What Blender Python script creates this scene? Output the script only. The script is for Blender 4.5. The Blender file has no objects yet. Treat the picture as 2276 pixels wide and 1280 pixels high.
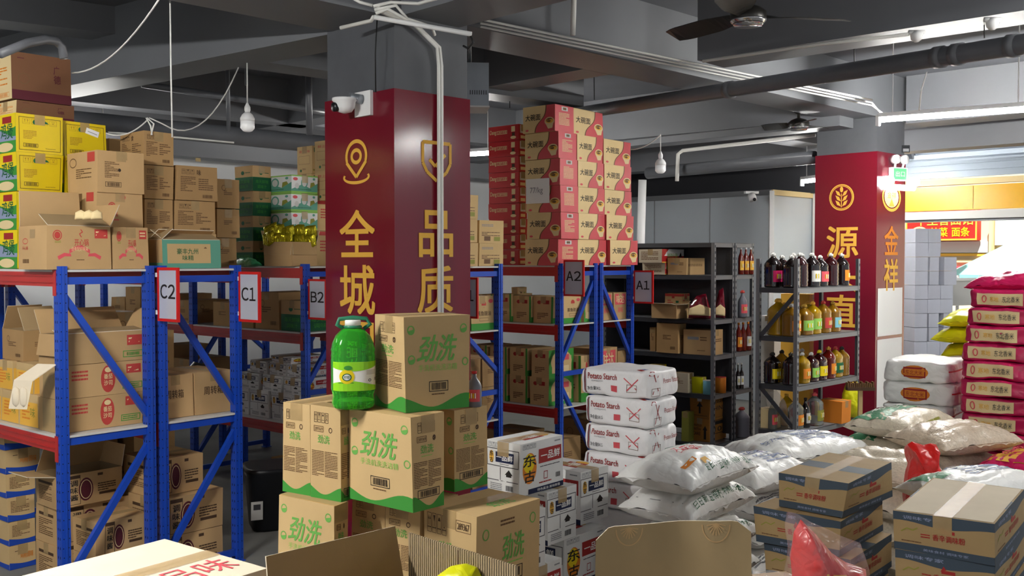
import bpy, math, random
from mathutils import Vector, noise
R_ = random.Random(7)
SC = bpy.context.scene
COL = SC.collection
# ---------------------------------------------------------------- camera, world, exposure
F = 2200.0; CZ = 1.9; PITCH = math.atan(65 / F)
cam = bpy.data.objects.new('camera', bpy.data.cameras.new('camera'))
COL.objects.link(cam)
cam.location = (0, 0, CZ); cam.rotation_euler = (math.pi / 2 - PITCH, 0, 0)
cam.data.sensor_width = 36; cam.data.lens = F / 2276 * 36; cam.data.clip_end = 200; cam.data.clip_start = 0.05
SC.camera = cam
SC.view_settings.view_transform = 'Standard'; SC.view_settings.look = 'None'
SC.view_settings.exposure = 1.35; SC.view_settings.gamma = 1; SC.view_settings.use_curve_mapping = False
SC.cycles.use_denoising = True; SC.cycles.max_bounces = 7; SC.cycles.transparent_max_bounces = 16
SC.cycles.caustics_reflective = False; SC.cycles.caustics_refractive = False
SC.cycles.sample_clamp_indirect = 6
W = bpy.data.worlds.new('daylight'); SC.world = W; W.use_nodes = True
W.node_tree.nodes['Background'].inputs[0].default_value = (0.86, 0.93, 1.0, 1)
W.node_tree.nodes['Background'].inputs[1].default_value = 0.23
# ---------------------------------------------------------------- geometry of the view (pixel + distance -> place)
def ray(px, py):
    u = (px - 1138) / F; v = (640 - py) / F
    return u, math.cos(PITCH) + v * math.sin(PITCH), -math.sin(PITCH) + v * math.cos(PITCH)
def P(px, py, d):
    x, y, z = ray(px, py); k = d / y
    return Vector((x * k, d, CZ + z * k))
def Pz(px, py, z):
    x, y, dz = ray(px, py); k = (z - CZ) / dz
    return Vector((x * k, y * k, z))
# ---------------------------------------------------------------- materials
def lin(c):
    c = c.lstrip('#'); o = []
    for i in (0, 2, 4):
        v = int(c[i:i + 2], 16) / 255
        o.append(v / 12.92 if v <= .04045 else ((v + .055) / 1.055) ** 2.4)
    return (*o, 1)
MATS = {}
def mk(name, col, rough=.6, metal=0, spec=.5, trans=0, ior=1.45, emit=0, var=0, nz=0, nscale=8, bump=0, bscale=60, coat=0, alpha=1, kind=None, sheen=0):
    m = bpy.data.materials.new(name); m.use_nodes = True; nt = m.node_tree; N = nt.nodes; Lk = nt.links
    b = N['Principled BSDF']; c = lin(col); b.inputs['Base Color'].default_value = c
    b.inputs['Roughness'].default_value = rough; b.inputs['Metallic'].default_value = metal
    b.inputs['Specular IOR Level'].default_value = spec; b.inputs['Transmission Weight'].default_value = trans
    b.inputs['IOR'].default_value = ior; b.inputs['Coat Weight'].default_value = coat; b.inputs['Coat Roughness'].default_value = .08
    b.inputs['Alpha'].default_value = alpha
    if emit: b.inputs['Emission Color'].default_value = c; b.inputs['Emission Strength'].default_value = emit
    if var or nz:
        tc = N.new('ShaderNodeTexCoord')
        hsv = N.new('ShaderNodeHueSaturation'); hsv.inputs['Color'].default_value = c
        val = N.new('ShaderNodeMath'); val.operation = 'ADD'; val.inputs[0].default_value = 1; val.inputs[1].default_value = 0
        if nz:
            t = N.new('ShaderNodeTexNoise'); t.inputs['Scale'].default_value = nscale; t.inputs['Detail'].default_value = 5
            Lk.new(tc.outputs['Object'], t.inputs['Vector'])
            mr = N.new('ShaderNodeMapRange'); mr.inputs['From Min'].default_value = .3; mr.inputs['From Max'].default_value = .7
            mr.inputs['To Min'].default_value = 1 - nz; mr.inputs['To Max'].default_value = 1 + nz
            Lk.new(t.outputs['Fac'], mr.inputs['Value']); Lk.new(mr.outputs[0], val.inputs[0])
        if var:
            oi = N.new('ShaderNodeObjectInfo'); mr2 = N.new('ShaderNodeMapRange')
            mr2.inputs['To Min'].default_value = -var; mr2.inputs['To Max'].default_value = var
            Lk.new(oi.outputs['Random'], mr2.inputs['Value']); Lk.new(mr2.outputs[0], val.inputs[1])
        Lk.new(val.outputs[0], hsv.inputs['Value']); Lk.new(hsv.outputs[0], b.inputs['Base Color'])
    if bump:
        tc = N.new('ShaderNodeTexCoord'); t = N.new('ShaderNodeTexNoise'); t.inputs['Scale'].default_value = bscale; t.inputs['Detail'].default_value = 4
        if kind == 'crease':
            t = N.new('ShaderNodeTexVoronoi'); t.inputs['Scale'].default_value = bscale; t.feature = 'DISTANCE_TO_EDGE'
            t2 = N.new('ShaderNodeTexNoise'); t2.inputs['Scale'].default_value = 5; vm = N.new('ShaderNodeVectorMath'); vm.operation = 'ADD'
            Lk.new(tc.outputs['Object'], t2.inputs['Vector']); Lk.new(t2.outputs['Color'], vm.inputs[0]); Lk.new(tc.outputs['Object'], vm.inputs[1]); Lk.new(vm.outputs[0], t.inputs['Vector'])
        elif kind == 'wave':
            t = N.new('ShaderNodeTexWave'); t.inputs['Scale'].default_value = bscale; t.inputs['Distortion'].default_value = .3; t.bands_direction = 'Y'
            Lk.new(tc.outputs['Object'], t.inputs['Vector'])
        else: Lk.new(tc.outputs['Object'], t.inputs['Vector'])
        bp = N.new('ShaderNodeBump'); bp.inputs['Strength'].default_value = bump; bp.inputs['Distance'].default_value = .01
        Lk.new(t.outputs[0], bp.inputs['Height']); Lk.new(bp.outputs[0], b.inputs['Normal'])
    MATS[name] = m
    return m
for a in [
    ('card', '#b8976b', .85), ('card2', '#a9875c', .85), ('cardy', '#c6a878', .85), ('cardin', '#9c8360', .9), ('cardgrey', '#b9ad98', .85), ('cardpale', '#d8cbb4', .8), ('kraft', '#a06f35', .85), ('cardfront', '#8f7450', .85), ('carddark', '#6e4c36', .8), ('cardx', '#a1875f', .7), ('lid', '#a08a66', .8)]:
    mk(a[0], a[1], a[2], spec=.25, var=.07, nz=.05, nscale=5, bump=.12, bscale=25)
mk('corr', '#b59f7e', .85, spec=.2, bump=1.0, bscale=40, kind='wave')
mk('ctape', '#bda070', .4, spec=.5, nz=.08, nscale=20, alpha=.6); mk('gtape', '#7a705c', .3)
for n, c in dict(blk='#26211f', dbrown='#4a3626', brown='#6b4e33', mred='#9c2c2a', pred='#b8423c', wine='#54202a', green='#3f8f3a', jgreen='#6aa84f', lgreen='#8cc05a', dgreen='#1f5f3c', teal='#5c9a86',
                 navy='#1c2444', blue='#2348a8', blugrey='#3c4854', ltgrey='#c9c8c4', white='#e9e8e4', yel='#e6cc1c', orange='#d9822b', gold='#e3ae45', gold2='#a5802c', pink='#c2185b', cream='#e0c998', pinkred='#d2545c',
                 brightred='#c8201c', skyb='#79b6c4', olive='#8a8a3c', grey='#85868a', dgrey='#3a3a3e', lblue='#8c96b4', magenta='#b01550').items():
    mk(n, c, .6, spec=.3)
mk('white_p', '#dcdcda', .55, spec=.4, nz=.03, bump=.1, bscale=20)
mk('yellow_c', '#d9bd14', .35, spec=.5, nz=.04, var=.03); mk('red_c', '#b3262a', .45, spec=.4, nz=.05, var=.04); mk('cream_c', '#dcc08a', .6, nz=.04, var=.03); mk('pinkred_c', '#c8474e', .5, nz=.05)
mk('bluesteel', '#1747b4', .32, metal=.1, spec=.6, nz=.06, nscale=9); mk('redsteel', '#b02a28', .35, spec=.5, nz=.06); mk('deck', '#c9c9c6', .35, nz=.04); mk('hole', '#0a1024', .8)
mk('blacksteel', '#3b3d42', .4, metal=.2, spec=.5, nz=.05); mk('greysteel', '#77797d', .4, metal=.3)
mk('ceil', '#606268', .6, spec=.4, nz=.1, nscale=1.5, bump=.2, bscale=4); mk('beam', '#6e7075', .5, spec=.45, nz=.09, nscale=1.2, bump=.15, bscale=3)
mk('pipe', '#63656a', .4, spec=.5, nz=.06); mk('conduit', '#dcdbd6', .4, spec=.5); mk('cablew', '#dddcd8', .5); mk('cableb', '#141416', .6)
mk('colpaint', '#54565b', .55, nz=.06); mk('colred', '#6e1224', .16, spec=.6, nz=.05, nscale=2); mk('colpale', '#e4c9b8', .2, spec=.6, nz=.03)
mk('floorc', '#73726f', .55, spec=.4, nz=.16, nscale=1.7, bump=.1, bscale=12); mk('wallw', '#d3d5d6', .7, nz=.03, nscale=2); mk('panel', '#b9c1c8', .4, spec=.4, nz=.02, nscale=2)
mk('sackw', '#efefec', .42, spec=.5, nz=.03, bump=.35, bscale=9, kind='crease'); mk('sackp', '#eceaea', .5, spec=.4, nz=.02, bump=.3, bscale=7, kind='crease')
mk('sackclear', '#c9b9a4', .25, spec=.6, nz=.12, nscale=60, bump=.4, bscale=90); mk('sackcream', '#d2c7b2', .3, spec=.6, nz=.1, nscale=70, bump=.4, bscale=90); mk('sackgrn', '#2f7a50', .4, bump=.3, bscale=8, kind='crease')
mk('sackpink', '#c01a55', .35, spec=.5, nz=.08, bump=.4, bscale=8, kind='crease'); mk('sackyel', '#cfce14', .3, bump=.4, bscale=8, kind='crease'); mk('sackred', '#d01f1c', .3, spec=.5, bump=.5, bscale=9, kind='crease')
mk('bagfilm', '#ecd0d2', .2, spec=.6, bump=.5, bscale=9, kind='crease', alpha=.13); mk('film', '#f0f0f0', .15, spec=.6, bump=.5, bscale=10, kind='crease', alpha=.22); mk('foil', '#b0a21a', .15, metal=.7, bump=.6, bscale=14, kind='crease')
mk('jgl', '#50ee46', .04, spec=.7, trans=.72, ior=1.3); mk('jlabel', '#8fd61c', .3); mk('capg', '#2f7d5c', .3)
mk('soy', '#120807', .06, spec=.7, coat=.6); mk('soyr', '#2a0508', .06, spec=.7, coat=.6); mk('oil', '#d8a812', .05, spec=.6, trans=.55, ior=1.4, coat=.4); mk('oild', '#9a6c12', .06, spec=.6, trans=.4, ior=1.4, coat=.5); mk('chili', '#5a120a', .1, spec=.6, coat=.5)
mk('clearp', '#dfe6e2', .06, spec=.6, trans=.85, ior=1.2); mk('plasw', '#e8e8e8', .35); mk('plasgrey', '#6a6a74', .3); mk('plasblk', '#15161a', .35)
[mk('tube%d' % k, '#fffdf8', .5, emit=k) for k in (12, 30, 60, 130, 260, 420)]; mk('bulbw', '#f2f2f2', .3, emit=.05); mk('exitg', '#4fc06a', .4, emit=.35); mk('emlamp', '#ffffff', .4, emit=5)
mk('signp', '#b9bac6', .12, spec=.6, coat=.5); mk('chrome', '#c8c8cc', .12, metal=.9); mk('fanb', '#2b2926', .35, metal=.3); mk('paper', '#e8e6e4', .7)
mk('galv', '#9aa0a6', .35, metal=.6, nz=.06); mk('shutter', '#8f9aa6', .45, metal=.2, spec=.4); mk('yelbeam', '#e0a80c', .3, spec=.5, nz=.03)
mk('street', '#c9c3b8', .8); mk('shopw', '#dcc9a8', .7); mk('streetsign', '#d82a22', .4); mk('binblk', '#15171c', .4, nz=.05); mk('wood', '#b8a070', .7, nz=.08); mk('tarp', '#8fd0cc', .5)
mk('wrapgrey', '#b4b8c4', .45, nz=.04, var=.04)
# ---------------------------------------------------------------- text outlines (default font), cached in a unit box
TX = {}
def glyphs(s, bold=0.0, res=2):
    k = (s, bold, res)
    if k in TX: return TX[k]
    cu = bpy.data.curves.new('t', 'FONT'); cu.body = s; cu.resolution_u = res; cu.fill_mode = 'FRONT'; cu.offset = bold; cu.size = 1
    ob = bpy.data.objects.new('t', cu); COL.objects.link(ob)
    dg = bpy.context.evaluated_depsgraph_get(); me = ob.evaluated_get(dg).to_mesh()
    vs = [(v.co.x, v.co.y) for v in me.vertices]; fs = [tuple(p.vertices) for p in me.polygons]
    ob.evaluated_get(dg).to_mesh_clear(); bpy.data.objects.remove(ob); bpy.data.curves.remove(cu)
    if not vs: vs = [(0, 0), (1, 0), (1, 1)]; fs = []
    x0 = min(v[0] for v in vs); x1 = max(v[0] for v in vs); y0 = min(v[1] for v in vs); y1 = max(v[1] for v in vs)
    w = max(x1 - x0, 1e-3); h = max(y1 - y0, 1e-3)
    TX[k] = ([((x - x0) / w, (y - y0) / h) for x, y in vs], fs, w / h)
    return TX[k]
# ---------------------------------------------------------------- mesh collector
class MB:
    def __init__(s): s.v = []; s.f = []; s.m = []; s.mats = []; s.sm = []
    def mi(s, m):
        if m not in s.mats: s.mats.append(m)
        return s.mats.index(m)
    def face(s, pts, m, sm=False):
        i = len(s.v); s.v += [tuple(p) for p in pts]; s.f.append(tuple(range(i, i + len(pts)))); s.m.append(s.mi(m)); s.sm.append(sm)
    def mesh(s, vs, fs, m, sm=False):
        i = len(s.v); s.v += [tuple(p) for p in vs]; k = s.mi(m)
        for f in fs: s.f.append(tuple(i + j for j in f)); s.m.append(k); s.sm.append(sm)
    def box(s, x0, y0, z0, x1, y1, z1, m):
        p = [(x0, y0, z0), (x1, y0, z0), (x1, y1, z0), (x0, y1, z0), (x0, y0, z1), (x1, y0, z1), (x1, y1, z1), (x0, y1, z1)]
        s.mesh(p, [(0, 3, 2, 1), (4, 5, 6, 7), (0, 1, 5, 4), (1, 2, 6, 5), (2, 3, 7, 6), (3, 0, 4, 7)], m)
    def prism(s, pts, z0, z1, m):
        n = len(pts); v = [(p[0], p[1], z0) for p in pts] + [(p[0], p[1], z1) for p in pts]
        s.mesh(v, [tuple(range(n))[::-1], tuple(range(n, 2 * n))] + [(i, (i + 1) % n, n + (i + 1) % n, n + i) for i in range(n)], m)
    def bar(s, a, b, w, h, m, up=(0, 0, 1)):
        a = Vector(a); b = Vector(b); d = (b - a).normalized(); u = Vector(up)
        if abs(d.dot(u)) > .99: u = Vector((0, 1, 0))
        sx = d.cross(u).normalized() * (w / 2); sz = sx.cross(d).normalized() * (h / 2)
        v = [a - sx - sz, a + sx - sz, a + sx + sz, a - sx + sz, b - sx - sz, b + sx - sz, b + sx + sz, b - sx + sz]
        s.mesh(v, [(0, 1, 2, 3), (7, 6, 5, 4), (0, 4, 5, 1), (1, 5, 6, 2), (2, 6, 7, 3), (3, 7, 4, 0)], m)
    def tube(s, pts, r, m, n=8, closed=False):
        pts = [Vector(p) for p in pts]; rs = r if isinstance(r, (list, tuple)) else [r] * len(pts); vs = []; fs = []
        prev = None
        for i, p in enumerate(pts):
            a = pts[i - 1] if i or closed else p; b = pts[(i + 1) % len(pts)] if i < len(pts) - 1 or closed else p
            d = (b - a).normalized() if (b - a).length > 1e-9 else Vector((0, 0, 1))
            if prev is None:
                u = d.cross(Vector((0, 0, 1)));
                if u.length < 1e-3: u = d.cross(Vector((1, 0, 0)))
            else: u = prev - d * prev.dot(d)
            u.normalize(); w = d.cross(u); prev = u
            vs += [p + (u * math.cos(2 * math.pi * j / n) + w * math.sin(2 * math.pi * j / n)) * rs[i] for j in range(n)]
        k = len(pts)
        for i in range(k if closed else k - 1):
            for j in range(n): fs.append((i * n + j, i * n + (j + 1) % n, ((i + 1) % k) * n + (j + 1) % n, ((i + 1) % k) * n + j))
        if not closed: fs += [tuple(range(n))[::-1], tuple((k - 1) * n + j for j in range(n))]
        s.mesh(vs, fs, m, True)
    def lathe(s, prof, m, n=24, c=(0, 0), sq=2.0, sx=1, sy=1):
        vs = []; fs = []
        for r, z in prof:
            for j in range(n):
                a = 2 * math.pi * j / n; ca, sa = math.cos(a), math.sin(a); k = (abs(ca) ** sq + abs(sa) ** sq) ** (-1 / sq)
                vs.append((c[0] + r * k * ca * sx, c[1] + r * k * sa * sy, z))
        for i in range(len(prof) - 1):
            for j in range(n): fs.append((i * n + j, i * n + (j + 1) % n, (i + 1) * n + (j + 1) % n, (i + 1) * n + j))
        fs += [tuple(range(n))[::-1], tuple((len(prof) - 1) * n + j for j in range(n))]
        s.mesh(vs, fs, m, True)
    def build(s, name, parent=None, loc=None, rz=0):
        me = bpy.data.meshes.new(name); me.from_pydata(s.v, [], s.f)
        for k in s.mats: me.materials.append(MATS[k])
        me.polygons.foreach_set('material_index', s.m); me.polygons.foreach_set('use_smooth', s.sm); me.update()
        o = bpy.data.objects.new(name, me); COL.objects.link(o)
        if parent: o.parent = parent
        if loc is not None: o.location = loc
        o.rotation_euler.z = rz
        return o
LABELS = {}
def tag(o, label, cat, group=None, kind=None):
    o['label'] = label; o['category'] = cat
    LABELS[label] = LABELS.get(label, 0) + 1
    if group: o['group'] = group
    if kind: o['kind'] = kind
    return o
def empty(name, loc, rz=0):
    o = bpy.data.objects.new(name, None); COL.objects.link(o); o.location = loc; o.rotation_euler.z = rz; o.empty_display_size = .1
    return o
def struct(mb, name): o = mb.build(name); o['kind'] = 'structure'; return o
ORD = ['bottom'] + [w + ' up' for w in 'second third fourth fifth sixth seventh eighth ninth tenth eleventh twelfth thirteenth fourteenth'.split()]
REG = []; FIXED = []
def nth(i, n): return 'topmost' if i == n - 1 else ORD[i]
# ---------------------------------------------------------------- printing on a mapped face; s,t run 0..1 left-right, bottom-top
class Face:
    def __init__(s, mb, fn, w, h, fine=0):
        s.mb = mb; s.fn = fn; s.w = w; s.h = h; s.fine = fine; s.e = .0008
    def pt(s, a, b, e=None): return s.fn(a, b, s.e if e is None else e)
    def rect(s, a0, b0, a1, b1, m, e=None, seg=None):
        n = seg or (max(1, int(abs(a1 - a0) * s.w / s.fine)) if s.fine else max(1, int(abs(a1 - a0) * 5))); k = seg or (max(1, int(abs(b1 - b0) * s.h / s.fine)) if s.fine else max(1, int(abs(b1 - b0) * 5)))
        vs = [s.pt(a0 + (a1 - a0) * i / n, b0 + (b1 - b0) * j / k, e) for j in range(k + 1) for i in range(n + 1)]
        s.mb.mesh(vs, [(j * (n + 1) + i, j * (n + 1) + i + 1, (j + 1) * (n + 1) + i + 1, (j + 1) * (n + 1) + i) for j in range(k) for i in range(n)], m, bool(s.fine))
    def frame(s, a0, b0, a1, b1, t, m):
        ta = t / s.w; tb = t / s.h
        s.rect(a0, b0, a1, b0 + tb, m); s.rect(a0, b1 - tb, a1, b1, m); s.rect(a0, b0 + tb, a0 + ta, b1 - tb, m); s.rect(a1 - ta, b0 + tb, a1, b1 - tb, m)
    def poly(s, pts, m, e=None): s.mb.face([s.pt(a, b, e) for a, b in pts], m)
    def ell(s, ca, cb, ra, rb, m, e=None, n=20):
        if not s.fine: return s.poly([(ca + ra * math.cos(2 * math.pi * i / n), cb + rb * math.sin(2 * math.pi * i / n)) for i in range(n)], m, e)
        K = 5; vs = [s.pt(ca, cb, e)] + [s.pt(ca + ra * k / K * math.cos(2 * math.pi * i / n), cb + rb * k / K * math.sin(2 * math.pi * i / n), e) for k in range(1, K + 1) for i in range(n)]
        s.mb.mesh(vs, [(0, 1 + i, 1 + (i + 1) % n) for i in range(n)] + [(1 + (k - 1) * n + i, 1 + k * n + i, 1 + k * n + (i + 1) % n, 1 + (k - 1) * n + (i + 1) % n) for k in range(1, K) for i in range(n)], m, True)
    def disc(s, ca, cb, r, m, e=None): s.ell(ca, cb, r / s.w, r / s.h, m, e)
    def ring(s, ca, cb, ra, rb, t, m, n=24, a0=0, a1=2 * math.pi, e=None):
        o = []
        for i in range(n + 1):
            a = a0 + (a1 - a0) * i / n; o.append((math.cos(a), math.sin(a)))
        ta = t / s.w; tb = t / s.h
        for i in range(n):
            (x0, y0), (x1, y1) = o[i], o[i + 1]
            s.poly([(ca + x0 * ra, cb + y0 * rb), (ca + x1 * ra, cb + y1 * rb), (ca + x1 * (ra - ta), cb + y1 * (rb - tb)), (ca + x0 * (ra - ta), cb + y0 * (rb - tb))], m, e)
    def strip(s, top, bot, m, e=None):
        for i in range(len(top) - 1): s.poly([bot[i], bot[i + 1], top[i + 1], top[i]], m, e)
    def line(s, pts, t, m, e=None):
        for (a, b), (c, d) in zip(pts, pts[1:]):
            dx = (c - a) * s.w; dy = (d - b) * s.h; L = math.hypot(dx, dy) or 1; nx = -dy / L * t / 2 / s.w; ny = dx / L * t / 2 / s.h
            s.poly([(a - nx, b - ny), (c - nx, d - ny), (c + nx, d + ny), (a + nx, b + ny)], m, e)
    def text(s, st, a0, b0, a1, b1, m, bold=.02, shear=0, flip=False, keep=False, e=None):
        vs, fs, asp = glyphs(st, 0.0, 2 if (b1 - b0) * s.h < .035 else (4 if (b1 - b0) * s.h < .2 else 7))
        if bold:
            bx = bold * .5 * (b1 - b0) * s.h / s.w * min(1, 1); by = bold * .5 * (b1 - b0)
            ee = e if e is not None else s.e * 1.6
            for i, (dx, dy) in enumerate(((-bx, -by), (bx, -by), (-bx, by), (bx, by))): s.text(st, a0 + dx, b0 + dy, a1 + dx, b1 + dy, m, 0, shear, flip, keep, ee + .00002 * (i + 1))
        if keep:
            w = (b1 - b0) * s.h * asp / s.w
            c = (a0 + a1) / 2; a0, a1 = c - w / 2, c + w / 2
        if flip: vs = [(1 - x, 1 - y) for x, y in vs]
        pv = [(a0 + (a1 - a0) * x + shear * (y - .5) * (b1 - b0) * s.h / s.w, b0 + (b1 - b0) * y) for x, y in vs]
        if s.fine:
            pv = list(pv); T = []
            for f in fs:
                for i in range(1, len(f) - 1): T.append((f[0], f[i], f[i + 1]))
            out = []; lim = s.fine; st2 = T; mid = {}
            def ln(i, j): return math.hypot((pv[i][0] - pv[j][0]) * s.w, (pv[i][1] - pv[j][1]) * s.h)
            while st2:
                t = st2.pop(); l = [ln(t[0], t[1]), ln(t[1], t[2]), ln(t[2], t[0])]; k = l.index(max(l))
                if l[k] <= lim: out.append(t); continue
                i, j, q = t[k], t[(k + 1) % 3], t[(k + 2) % 3]; key = (min(i, j), max(i, j))
                if key not in mid: mid[key] = len(pv); pv.append(((pv[i][0] + pv[j][0]) / 2, (pv[i][1] + pv[j][1]) / 2))
                n = mid[key]; st2 += [(i, n, q), (n, j, q)]
            fs = out
        s.mb.mesh([s.pt(a, b, e if e is not None else s.e * 1.6) for a, b in pv], fs, m, bool(s.fine))
    def para(s, a0, b0, a1, b1, rows, m, seed=1, dens=.85, cols=1):
        r = random.Random(seed); dh = (b1 - b0) / rows
        for c in range(cols):
            x0 = a0 + (a1 - a0) * c / cols; x1 = x0 + (a1 - a0) / cols * .93
            for i in range(rows):
                b = b1 - dh * (i + 1) + dh * .25; x = x0; end = x1 if r.random() < dens else x0 + (x1 - x0) * r.uniform(.3, .8)
                while x < end:
                    w = r.uniform(.06, .22) * (x1 - x0); s.rect(x, b, min(x + w, end), b + dh * .5, m, seg=1); x += w + .015 * (x1 - x0)
    def barcode(s, a0, b0, a1, b1, m, frame=True, seed=3):
        r = random.Random(seed)
        if frame: s.frame(a0, b0, a1, b1, .0022 + .01 * (b1 - b0) * s.h, m)
        pa = (a1 - a0) * .12; pb = (b1 - b0) * .16; x = a0 + pa
        while x < a1 - pa:
            w = r.choice([1, 1, 2, 3]) * (a1 - a0) / 85; s.rect(x, b0 + pb, min(x + w, a1 - pa), b1 - pb, m, seg=1); x += w + r.choice([1, 1, 2]) * (a1 - a0) / 85
    def icons(s, a0, b0, a1, b1, m, n=4):
        w = (a1 - a0) / n
        for i in range(n):
            x0 = a0 + w * i + w * .08; x1 = a0 + w * (i + 1) - w * .08; h = b1 - b0; c = (x0 + x1) / 2; q = (x1 - x0)
            s.frame(x0, b0, x1, b1, .0016, m); s.rect(x0, b0 + h * .24, x1, b0 + h * .28, m, seg=1)
            if i == 0: [s.poly([(c + k - q * .14, b1 - h * .35), (c + k + q * .14, b1 - h * .35), (c + k, b1 - h * .12)], m) or s.rect(c + k - q * .03, b0 + h * .35, c + k + q * .03, b1 - h * .35, m, seg=1) for k in (-q * .18, q * .18)]
            if i == 1: s.poly([(c - q * .25, b1 - h * .1), (c, b0 + h * .5), (c + q * .25, b1 - h * .1)], m); s.rect(c - q * .04, b0 + h * .34, c + q * .04, b0 + h * .55, m, seg=1)
            if i == 2: s.poly([(c - q * .3, b0 + h * .65), (c + q * .3, b0 + h * .65), (c + q * .15, b0 + h * .8), (c, b0 + h * .85), (c - q * .15, b0 + h * .8)], m)
            if i == 3: s.frame(c - q * .2, b0 + h * .6, c + q * .2, b0 + h * .82, .0014, m); s.poly([(c - q * .15, b0 + h * .36), (c + q * .15, b0 + h * .36), (c, b0 + h * .55)], m)
def wavepts(f, n=14): return [(i / n, f(i / n)) for i in range(n + 1)]
# ---------------------------------------------------------------- cartons
def dirs(a):
    a = math.radians(a); return Vector((math.sin(a), math.cos(a), 0)), Vector((-math.cos(a), math.sin(a), 0))
def reach(N, D, px, py=575):
    x, y, z = ray(px, py); k = x / y
    return (k * N.y - N.x) / (D.x - k * D.y)
BASE = {}
def carton(style, label, px, yt, yb, xl, xr, d, z0=None, a=40, h=None, body=None, name='carton', cat='box', group=None, flaps=None, tape=True, jit=.004, rz=0, cards=None):
    R, L = dirs(a)
    if yt == 0: yt = yb = 575 - ((z0 or 0) + (h or .2) / 2 - CZ) * F / d
    N = P(px, (yt + yb) / 2, d)
    zt = P(px, yt, d).z; zb = P(px, yb, d).z if z0 is None else z0
    if h: 
        if z0 is None and yb is None: pass
        zt = zb + h
    H = max(zt - zb, .03)
    wl = xl if isinstance(xl, float) and 0 < xl < 3 else reach(N, L, xl, (yt + yb) / 2)
    wr = xr if isinstance(xr, float) and 0 < xr < 3 else reach(N, R, xr, (yt + yb) / 2)
    wl = min(max(wl, .06), 1.2); wr = min(max(wr, .06), 1.2)
    o = N + R * wr / 2 + L * wl / 2; o.z = zb
    return carton_at(style, label, o, wr, wl, H, math.pi / 2 - math.radians(a) + math.radians(rz), body, name, cat, group, flaps, tape, jit)
CN = [0]
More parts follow.
